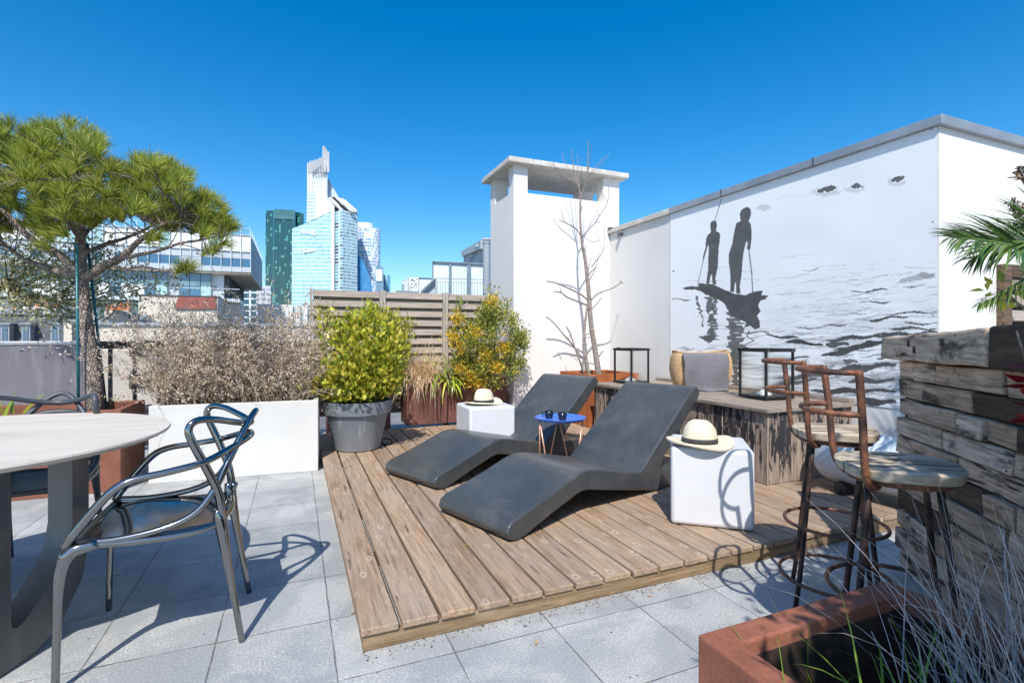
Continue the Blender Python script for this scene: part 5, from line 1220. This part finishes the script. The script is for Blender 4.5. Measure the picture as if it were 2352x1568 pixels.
# ---- generic leafy shrub from an envelope sampler
def shrub(name, label, cat, root, samp, nl, L, Wd, mat, stemmat, nst=40, stembase=None, up=.6, group=None, extra=None, stemr=.003, spread=1):
    t = thing(name, label, cat, root, 0, group)
    Cn = samp(nl); ctr = np.array([root[0], root[1], root[2]])
    d = unit(unit(Cn-ctr)*spread+np.array([0, 0, up])+rng.normal(size=Cn.shape)*.7)
    V, Fc = leaves(Cn, d, rng.uniform(.7, 1.25, nl)*L, rng.uniform(.7, 1.2, nl)*Wd)
    arrays_obj('foliage', V, Fc, mat, t)
    if extra:
        m2, n2, samp2 = extra; C2 = samp2(n2); d = unit(unit(C2-ctr)+np.array([0, 0, up])+rng.normal(size=C2.shape)*.7)
        V, Fc = leaves(C2, d, rng.uniform(.7, 1.25, n2)*L, rng.uniform(.7, 1.2, n2)*Wd); arrays_obj('bright_foliage', V, Fc, m2, t)
    sm = MB(); E = samp(nst); B = stembase(nst) if stembase else np.repeat(ctr[None], nst, 0)
    for e, b in zip(E, B):
        m_ = (Vector(e)+Vector(b))/2+Vector(rng.normal(size=3)*.03); sm.tube([Vector(b), m_, Vector(e)], [stemr*1.6, stemr*1.2, stemr*.5], 4, cap=False)
    obj('stems', sm, stemmat, t, True); return t
def clumpy(cen, rad, n, k=60, tight=.11, shell=.55):
    """points in leaf clumps spread through an ellipsoid, denser towards its skin"""
    cen = np.array(cen); rad = np.array(rad)
    u_ = unit(rng.normal(size=(k, 3))); r_ = rng.uniform(shell**3, 1, (k, 1))**(1/3)*rng.uniform(.88, 1.12, (k, 1)); ck = cen+u_*r_*rad
    idx = rng.integers(0, k, n); return ck[idx]+rng.normal(size=(n, 3))*tight*rad.mean()*rng.uniform(.5, 1.4, (n, 1))
# potted euonymus
ec = np.array(C(-1.44, 4.82, .92))
def s_eu(n):
    a = clumpy(ec+np.array([0,0,.02]), (.46,.41,.38), int(n*.8), 62, .15, .5); b = clumpy(ec+np.array([0,0,-.22]), (.30,.28,.22), n-int(n*.8), 30, .16, .3)
    p = np.concatenate([a, b]); r_ = np.hypot(p[:,0]-ec[0], p[:,1]-ec[1]); p[:, 2] = np.maximum(p[:, 2], .56+np.maximum(0, r_-.22)*.35); return p
shrub('potted_shrub', 'round yellow-green leafy shrub growing in the grey pot', 'shrub', tuple(C(-1.455, 4.84, DK+.42)), s_eu, 6800, .058, .038, EUON, BARKG, 50)
# shrub behind it
def s_bk(n):
    k = 90; cx_ = rng.uniform(.28, 1.20, k); cy_ = rng.uniform(5.85, 6.35, k); top = 1.44-.10*np.abs(cx_-.3)+.05*np.sin(cx_*9); cz_ = .80+(top-.80)*rng.random(k)**.6
    i_ = rng.integers(0, k, n); return np.stack([cx_[i_], cy_[i_], cz_[i_]], 1)+rng.normal(size=(n, 3))*.05
shrub('hedge_shrub', 'dense small-leaved olive green shrub in front of the left fence panel', 'shrub', (.68, 6.2, .66), s_bk, 11000, .032, .017, OLIVG, BARKB, 70, lambda n: np.stack([rng.uniform(.4,.95,n), rng.uniform(6.05,6.35,n), np.full(n,.66)],1))
# mottled shrub in right planter
def s_pt(n):
    k = 95; px_ = rng.uniform(1035, 1200, k); py_ = rng.uniform(690, 880, k)
    ok = ((px_-1118)/88)**2+((py_-800)/92)**2 < 1.05
    pts = npP(px_[ok], py_[ok], 6.18+rng.normal(0, .12, ok.sum()))
    tp = np.array([[1128,672],[1138,690],[1120,700],[1160,700],[1150,720],[1105,720],[1058,700],[1050,715],[1130,735],[1150,750],[1110,750],[1170,765],[1195,790],[1190,775]]); pts = np.concatenate([pts, npP(tp[:,0], tp[:,1], 6.2)])
    wgt = np.concatenate([np.ones(ok.sum()), np.full(len(tp), .45)]); wgt /= wgt.sum()
    i_ = rng.choice(len(pts), n, p=wgt); return pts[i_]+rng.normal(size=(n, 3))*.045
def s_gd(n):
    c_ = np.array([[1060,850],[1085,870],[1100,885],[1060,800],[1040,775],[1090,770],[1130,695],[1140,845],[1155,800],[1112,820],[1050,735]]); pts = npP(c_[:,0], c_[:,1], 6.05); i_ = rng.integers(0, len(c_), n); return pts[i_]+rng.normal(size=(n, 3))*.045
shrub('golden_shrub', 'tall loose shrub with green and golden leaves beside the chimney stack', 'shrub', (2.05, 6.26, .57), s_pt, 8500, .042, .019, PITT, BARKG, 60, lambda n: np.stack([rng.uniform(1.75,2.35,n), rng.uniform(6.15,6.38,n), np.full(n,.57)],1), extra=(GOLD, 1900, s_gd))
# tan grass
def tuft(name, label, cat, base, n, L, Wd, mat, curl, spread, kind=None, seg=6, lean=(0,0,0), group=None):
    B = base(n); d = unit(rng.normal(size=(n, 3))*np.array([spread, spread, .25])+np.array([0, 0, 1.])+np.array(lean))
    V, Fc = blades(B, d, rng.uniform(.6, 1.15, n)*L, Wd, curl, seg)
    o0 = B.mean(0); V = V-o0; o = arrays_obj(name, V, Fc, mat, None, False); o.location = tuple(o0); return setp(o, label, cat, group, kind)
tuft('tan_grass', 'dry tan grass clump spilling over the end of the purple-brown planter', 'grass', lambda n: np.stack([rng.uniform(1.25,1.62,n), rng.uniform(6.1,6.3,n), np.full(n,.57)],1), 560, .62, .0075, TAN, rng.uniform(.8, 3.4, 560), .55, seg=7, lean=(-.12,-.25,0))
tuft('strap_plant', 'bright green strap-leaved clump hanging over the planter front', 'plant', lambda n: np.stack([rng.uniform(1.60,1.86,n), rng.uniform(6.08,6.22,n), np.full(n,.57)],1), 70, .50, .042, STRAP, rng.uniform(1.6, 3.8, 70), .6, seg=8, lean=(0,-.45,0))
# ---- dry shrub in the white planter
wl = ROOT[WPL.name]
def wloc(x, y, z): 
    M = np.array(wl); p = np.stack([x, y, z], 1); return p @ M[:3, :3].T + M[:3, 3]
n = 680; bx = rng.uniform(.04, 1.14, n); by = rng.uniform(.06, .40, n)
B = wloc(bx, by, np.full(n, .56)); d = unit(np.stack([rng.normal(0, .30, n)+(bx-.64)*.25, rng.normal(.06, .22, n), np.ones(n)], 1)); d = d @ np.array(wl)[:3, :3].T
segs = 9; Ls = rng.uniform(.48, 1.0, n)*(1-.12*np.abs(bx-.6))*(.90+.14*np.sin(bx*9+1)+.09*np.sin(bx*21)+.06*np.sin(bx*43)); Ls[rng.random(n) < .05] *= 1.2
p = B.copy(); dd = d.copy(); rows = []; lc = []; ld = []
side = unit(np.cross(d, rng.normal(size=(n, 3))))
for i in range(segs+1):
    w_ = .0048*(1-i/segs*.5)
    rows += [p-side*w_/2, p+side*w_/2]
    dd = unit(dd+rng.normal(size=(n, 3))*.19); p = p+dd*(Ls/segs)[:, None]
    if i >= 1:
        reps = 7 if i < 5 else 11
        for _ in range(reps): lc.append(p+rng.normal(size=(n, 3))*(.010+.0008*i)); ld.append(dd+rng.normal(size=(n, 3))*.8)
Vs = np.stack(rows, 1).reshape(-1, 3); b = np.arange(n)[:, None]*(2*(segs+1)); Fs = np.concatenate([b+np.array([[2*i, 2*i+1, 2*i+3, 2*i+2]]) for i in range(segs)], 0)
ds = thing('dry_shrub', 'dense row of dry brown and lilac-grey twiggy shrubs in the white planter', 'shrub', tuple(wf+Vector((.6,.1,.56))))
arrays_obj('stems', Vs, Fs, DRYN, ds)
lc = np.concatenate(lc); ld = np.concatenate(ld); Ml = np.array(wl.inverted()); ly = lc @ Ml[1, :3]+Ml[1, 3]; kp = (ly > .03) | (rng.random(len(lc)) < .06); lc = lc[kp]; ld = ld[kp]; V, Fc = leaves(lc, ld, rng.uniform(.013, .032, len(lc)), rng.uniform(.006, .013, len(lc))); arrays_obj('dry_foliage', V, Fc, DRYL, ds)
k_ = 8000; i_ = rng.integers(0, n, k_); V, Fc = leaves(B[i_]+np.array([0,0,1.])*rng.random((k_,1))*.22+rng.normal(size=(k_,3))*np.array([.03,.012,.03]), rng.normal(size=(k_,3))+np.array([0,0,.6]), rng.uniform(.010,.02,k_), .006); arrays_obj('low_foliage', V, Fc, leafmat('sage_leaves', [(.22,.22,.10),(.33,.29,.16),(.27,.20,.12),(.40,.35,.25)], .7, .2), ds)
# ---- bare tree
bt = thing('bare_tree', 'slender leafless young tree in front of the white chimney stack', 'tree', P(*ZB(742,1440), 6.36)); tm = MB()
def bl_(z, dys, r, n=7): BR.clear(); limb(z, dys, r, tm, Z=ZB, Y0=6.36, n=n)
bl_([(748,1465),(742,1420),(718,1260),(700,1150),(692,1040),(685,950),(676,860),(664,760),(650,690),(645,650)], [0,0], [.038,.036,.031,.029,.027,.024,.021,.018,.017], 10)
bl_([(645,650),(638,560),(636,480),(640,400)], [0,0], [.016,.013,.011], 8)
bl_([(640,400),(625,340),(612,290),(600,240),(585,135)], [0,.1], [.009,.007,.003])
bl_([(640,400),(660,350),(676,280),(680,200),(684,80)], [0,-.1], [.009,.007,.003]); bl_([(676,290),(690,200),(705,100)], [0,-.2], [.005,.002]); bl_([(636,390),(628,300),(618,160)], [0,.15], [.006,.002])
bl_([(640,380),(645,300),(640,180)], [0,-.2], [.005,.002]); bl_([(625,340),(580,310),(530,280),(500,245),(475,210)], [0,-.1], [.006,.005,.003]); bl_([(620,330),(590,280),(550,210),(532,155)], [0,.2], [.005,.002]); bl_([(672,300),(720,240),(770,180)], [0,.2], [.005,.002]); bl_([(690,280),(740,240),(803,155)], [0,-.1], [.004,.002])
bl_([(645,635),(610,590),(560,560),(515,540)], [0,-.2], [.009,.007,.005]); bl_([(545,548),(535,520),(527,480)], [-.18,-.2], [.005,.003]); bl_([(600,582),(592,568)], [-.1,-.1], [.004,.002])
bl_([(648,635),(680,600),(720,560),(750,550)], [0,.2], [.009,.007,.005]); bl_([(720,560),(745,520),(785,460),(798,410),(802,290)], [.18,.25], [.007,.005,.003]); bl_([(745,520),(735,475)], [.2,.2], [.004,.002]); bl_([(790,430),(765,390),(755,350)], [.2,.25], [.004,.003]); bl_([(795,420),(830,380),(850,340)], [.2,.25], [.003,.002])
bl_([(636,505),(648,460)], [0,-.05], [.008,.006]); bl_([(664,730),(670,680)], [0,0], [.005,.003]); bl_([(688,890),(720,830),(748,735)], [0,-.1], [.006,.003]); bl_([(685,850),(690,790)], [0,0], [.004,.003]); bl_([(680,830),(700,770),(710,750)], [0,.1], [.004,.002])
bl_([(690,1010),(640,970),(560,930),(500,905),(443,893)], [0,-.25], [.011,.009,.007]); bl_([(683,1035),(620,1010),(560,985),(527,960),(486,953)], [0,-.3], [.012,.009,.006]); bl_([(540,972),(525,950),(520,935)], [-.25,-.25], [.006,.005])
bl_([(697,1005),(740,965),(820,935),(870,905),(886,902)], [0,.2], [.011,.008,.005]); bl_([(868,905),(873,885)], [.2,.2], [.006,.005]); bl_([(700,1060),(735,1020),(762,985)], [0,-.1], [.006,.004]); bl_([(690,980),(692,950),(705,940)], [0,0], [.006,.004])
bl_([(690,1440),(675,1370),(658,1280),(660,1180),(672,1080),(684,1000)], [-.05,0], [.022,.02,.018,.014,.012], 9)
bl_([(658,1425),(640,1370),(610,1290),(580,1200),(555,1155)], [-.15,-.3], [.013,.011,.008,.006]); bl_([(572,1225),(560,1222)], [-.25,-.25], [.005,.004]); bl_([(575,1215),(590,1195)], [-.25,-.25], [.005,.003])
bl_([(648,1340),(600,1270),(540,1200),(480,1130),(440,1098)], [-.1,-.3], [.010,.008,.006]); bl_([(620,1350),(580,1325)], [-.2,-.2], [.005,.003]); bl_([(745,1330),(770,1292)], [0,0], [.007,.006]); bl_([(665,1220),(695,1217)], [0,0], [.006,.005]); bl_([(562,1420),(550,1380)], [-.2,-.2], [.004,.003]); bl_([(700,1160),(690,1100)], [0,0],[.006,.004])
obj('trunk', tm, BARKG, bt, True, smooth=True)
# ---- olive tree behind the pine, left
ot = thing('olive_tree', 'pale small-leaved olive tree behind the pine at the left edge', 'tree', C(-5.1, 4.9, .0)); tm = MB()
def oq(x, y, d=0): return P(x, y, 5.0+d)
tm.tube(cr([C(-5.1, 4.9, 0), C(-5.05, 4.9, .6), oq(-20, 690), oq(20, 640)], 5), resamp([.05,.045,.035,.025], 16), 8)
tipsO = [(30,600),(90,575),(150,560),(60,650),(110,630),(160,610),(20,700),(80,690),(130,680),(170,650),(190,690),(215,660),(40,560),(0,640),(150,720),(100,725),(60,715),(250,600),(270,650),(290,610),(225,580),(330,640),(300,690),(370,650),(260,700),(-30,600),(-40,680),(180,730),(240,560),(200,610),(140,640),(10,580),(75,610),(120,590),(30,665),(205,720)]
ob = []
for (x, y) in tipsO:
    e = oq(x, y, random.uniform(-.35, .25)); s0 = oq(20, 650) if x < 200 else oq(120, 690)
    m_ = (e+s0)/2+Vector((0,0,-.05)); tm.tube(cr([s0, m_, e], 4), resamp([.010,.007,.003], 9), 5, cap=False); ob += [e, e, (e+m_)/2]
tm.tube(cr([oq(20,650), oq(70,680), oq(120,690)], 4), .014, 6)
obj('trunk', tm, BARKB, ot, True); ob = np.array([list(p_) for p_ in ob]); nn_ = 5200; i_ = rng.integers(0, len(ob), nn_)
V, Fc = leaves(ob[i_]+rng.normal(size=(nn_,3))*.085, rng.normal(size=(nn_,3))*.8+np.array([0,0,.5]), rng.uniform(.035,.065,nn_), rng.uniform(.011,.018,nn_)); arrays_obj('foliage', V, Fc, OLIVE, ot)
# ---- strap plant at the left edge
sp_ = C(-3.62, 3.62, .0); pp = thing('edge_pot', 'low dark pot with bright strap leaves at the left edge behind the table', 'pot', sp_)
obj('pot_body', MB().lathe([(0,0),(.13,0),(.17,.34),(.155,.34),(.15,.30),(0,.30)], 28), GPOT, pp, smooth=True, shadeang=40)
tuft('strap_plant', 'bright green strap leaves standing at the left edge behind the table', 'plant', lambda n: np.array(C(-3.60, 3.62, .31))+rng.normal(size=(n,3))*np.array([.05,.05,.005]), 34, .44, .040, STRAP, rng.uniform(.3, 1.5, 34), .42, seg=7, lean=(-.05,-.03,0))
# ---- near-right planter growth
tuft('dry_grass', 'tangled grey-lilac dry grass rising from the near right planter', 'grass', lambda n: np.array([1.37, .46, .18])+rng.normal(size=(n,3))*np.array([.075,.11,.004]), 400, .62, .0040, GREYG, rng.uniform(.1, 1.7, 400), .22, seg=7, lean=(.06,.08,0))
tuft('dry_grass', 'flattened dry grass lying over the soil at the bottom right corner', 'grass', lambda n: np.array([1.26, .36, .22])+rng.normal(size=(n,3))*np.array([.13,.12,.006]), 420, .42, .004, GREYG, rng.uniform(1.5, 4.5, 420), .9, seg=6)
tuft('green_grass', 'sparse green grass blades inside the near right planter', 'grass', lambda n: np.array([1.10, .55, .19])+rng.normal(size=(n,3))*np.array([.13,.12,.004]), 130, .38, .008, GREENG, rng.uniform(.4, 2.6, 130), .5, seg=8)
# ---- palm frond plant
pl = thing('palm_plant', 'palm with arching glossy fronds behind the timber bar at the right edge', 'palm', C(3.1, 2.75, 0))
def frond(pts, nleaf, LL, drop, name, w_=.015):
    rp = cr(pts, 10); obj(name+'_rib', MB().tube(rp, resamp([.010,.007,.003], len(rp)), 6), PALMM, pl, True, smooth=True)
    A = np.array([list(p_) for p_ in rp]); t_ = np.linspace(.0, 1, nleaf); idx = t_*(len(A)-1); i0 = np.minimum(idx.astype(int), len(A)-2); fr = (idx-i0)[:, None]
    base = A[i0]*(1-fr)+A[i0+1]*fr; tan = unit(A[i0+1]-A[i0])
    sidev = unit(np.cross(tan, np.array([0,0,1.]))); upv = np.cross(sidev, tan)
    allV = []; allF = []; off = 0
    for sgn in (1, -1):
        ang = .95-.6*t_[:, None]**1.4
        d = tan*np.cos(ang)+(sidev*sgn*.55+upv*(.85 if sgn > 0 else -.55))*np.sin(ang)+rng.normal(size=tan.shape)*.06
        L_ = LL*np.clip(np.sin(np.pi*(.15+.85*t_**.8))*.75+.35, .2, 1)
        V, Fc = blades(base, d, L_, w_, drop, 4); allV.append(V); allF.append(Fc+off); off += len(V)
    arrays_obj(name, np.concatenate(allV), np.concatenate(allF), PALMM, pl)
obj('trunk', MB().tube(cr([C(3.1,2.75,0), C(3.08,2.74,.7), C(3.0,2.72,1.25)], 5), .05, 10), BARKB, pl, True)
frond([C(3.0,2.72,1.25), P(2420,610,2.62), P(2352,572,2.5), P(2260,552,2.42), P(2185,545,2.36)], 72, .33, .5, 'frond')
frond([C(3.0,2.72,1.25), P(2440,600,2.55), P(2370,560,2.5), P(2300,560,2.5), P(2235,592,2.5)], 56, .30, .6, 'frond')
frond([C(3.0,2.72,1.22), P(2390,635,2.55), P(2340,650,2.5), P(2290,680,2.48), P(2250,700,2.46)], 36, .15, .9, 'frond', .009)
frond([C(3.0,2.72,1.25), P(2430,560,2.6), P(2390,520,2.6), P(2335,515,2.6)], 34, .30, .5, 'frond')
bs = thing('broadleaf_shrub', 'sparse shrub with brown seed heads and a few broad leaves at the right edge', 'shrub', C(3.35, 2.85, 0)); tm = MB()
for pts in ([C(3.35,2.85,0), P(2450,700,2.9), P(2390,560,2.85), P(2365,440,2.8), P(2345,398,2.8)], [P(2420,620,2.88), P(2370,540,2.8), P(2340,500,2.8), P(2318,470,2.8)], [P(2440,730,2.9), P(2352,705,2.7), P(2320,680,2.6), P(2290,662,2.55)], [P(2365,440,2.8), P(2345,410,2.8), P(2315,408,2.8)]): 
    q_ = cr(pts, 5); tm.tube(q_, resamp([.010,.006,.003], len(q_)), 6)
obj('stems', tm, BARKB, bs, True)
E = np.array([list(P(*a, 2.78)) for a in ((2348,388),(2352,395),(2345,400),(2325,468),(2335,478),(2345,486),(2350,475),(2340,495),(2356,500))]); 
for e_ in E:
    V, Fc = leaves(e_+rng.normal(size=(28,3))*.012, rng.normal(size=(28,3)), rng.uniform(.015,.04,28), .010); arrays_obj('seed_head', V, Fc, BROWNL, bs)
E = np.array([list(P(*a, 2.6)) for a in ((2280,660),(2290,668),(2310,680),(2325,690),(2300,690),(2340,670),(2345,700))]); i_ = rng.integers(0, len(E), 26)
V, Fc = leaves(E[i_]+rng.normal(size=(26,3))*.02, rng.normal(size=(26,3))+np.array([-.5,0,.2]), rng.uniform(.05,.085,26), rng.uniform(.025,.04,26), .1); arrays_obj('broad_leaves', V, Fc, EUON, bs)
# red leaf at the right edge
rl_ = thing('red_leaf_plant', 'red pointed leaves in front of the timber bar at the right edge', 'plant', C(1.35, 1.28, 0)); tm = MB(); st0 = [C(1.42,1.22,0), C(1.44,1.22,.5), P(2375,960,1.38), P(2368,870,1.40), P(2335,760,1.40)]
q_ = cr(st0, 5); tm.tube(q_, resamp([.006,.005,.0025], len(q_)), 6); obj('stem', tm, BARKG, rl_, True)
E = np.array([list(P(*a, 1.38)) for a in ((2372,880),(2372,890),(2372,900),(2374,930),(2372,955),(2372,968),(2370,842))]); tt = np.array([list(P(*a, 1.36)) for a in ((2308,862),(2296,878),(2330,892),(2315,930),(2312,975),(2330,950),(2300,845))])
V, Fc = leaves(E, tt-E, np.linalg.norm(tt-E, axis=1), np.full(len(E), .022), .1); arrays_obj('leaves', V, Fc, REDL, rl_)
# ---- litter on slabs and deck
lit = [(1235,1468,'pale yellow fallen leaf on the slabs in front of the deck'),(905,1468,'brown curled fallen leaf at the foot of the deck fascia'),(1620,1315,'rust brown fallen leaf on the slabs below the right of the deck'),(805,1410,'small tan fallen leaf beside the left edge of the deck'),(1160,1420,'dark fallen leaf on the deck front'),(1064,1252,'yellow fallen leaf on the boards between loungers'),(1700,1290,'orange fallen leaf by the deck edge near the bar stools'),(1500,1370,'brown fallen leaf on a slab joint')]
for i, (x, y, lb) in enumerate(lit):
    z = DK+.003 if i in (4, 5) else .004
    if i == 4: x, y = 1240, 1330
    p_ = G(x, y, z); a = random.uniform(0, 6); d = np.array([[math.cos(a), math.sin(a), .12]])
    V, Fc = leaves(np.array([[0,0,0.]]), d, .042 if i == 0 else .03, .016, .2)
    V[:, 2] = np.abs(V[:, 2])*.5
    o = arrays_obj('fallen_leaf', V, Fc, TAN if i != 5 else GOLD, None, False); o.location = p_; setp(o, lb, 'leaf', 'fallen leaves')
k_ = 420; base = np.stack([rng.uniform(.2, 3.6, k_), 1.905-np.abs(rng.normal(0, .035, k_)), np.full(k_, .003)], 1)
nt_ = 260; b2_ = np.stack([rng.uniform(-1.6, 2.2, nt_), rng.uniform(.8, 4.2, nt_), np.full(nt_, .003)], 1); b2_ = b2_[(b2_[:, 0] < .2) | (b2_[:, 1] < 1.88)]
base = np.concatenate([base, b2_]); a = rng.uniform(0, 6.3, len(base)); V, Fc = leaves(base, np.stack([np.cos(a), np.sin(a), 0*a+.05], 1), rng.uniform(.005, .016, len(base)), .005); V[:, 2] = np.abs(V[:, 2]-.003)*.6+.003
o = arrays_obj('leaf_litter', V, Fc, leafmat('litter_bits', [(.10,.06,.04),(.22,.14,.08),(.06,.05,.045),(.35,.22,.12)], .9, 0), None, False); setp(o, kind='stuff')

# leafy tree standing just right of the view: it throws the dappled shade over the timber bar and stools
tr = thing('leafy_tree', 'leafy terrace tree right of the view whose shade falls on the timber bar', 'tree', (2.55, -.35, 0)); tm = MB()
tm.tube(cr([(2.55,-.35,0),(2.52,-.33,.7),(2.45,-.3,1.4),(2.35,-.2,2.0)], 5), resamp([.05,.04,.03,.015], 16), 8)
k_ = 95; t0 = rng.random((k_,1)); ck = np.array([.56,-.52,1.78])+t0*np.array([1.40,.42,.34])+rng.normal(size=(k_,3))*np.array([.13,.12,.24])
for c_ in ck: tm.tube([Vector((2.45,-.3,1.4)), (Vector(c_)+Vector((2.45,-.3,1.5)))/2, Vector(c_)], [.012,.008,.004], 4, cap=False)
obj('trunk', tm, BARKB, tr, True)
i_ = rng.integers(0, k_, 8600); V, Fc = leaves(ck[i_]+rng.normal(size=(8600,3))*.09, rng.normal(size=(8600,3)), rng.uniform(.05,.08,8600), rng.uniform(.025,.035,8600)); arrays_obj('foliage', V, Fc, OLIVG, tr)
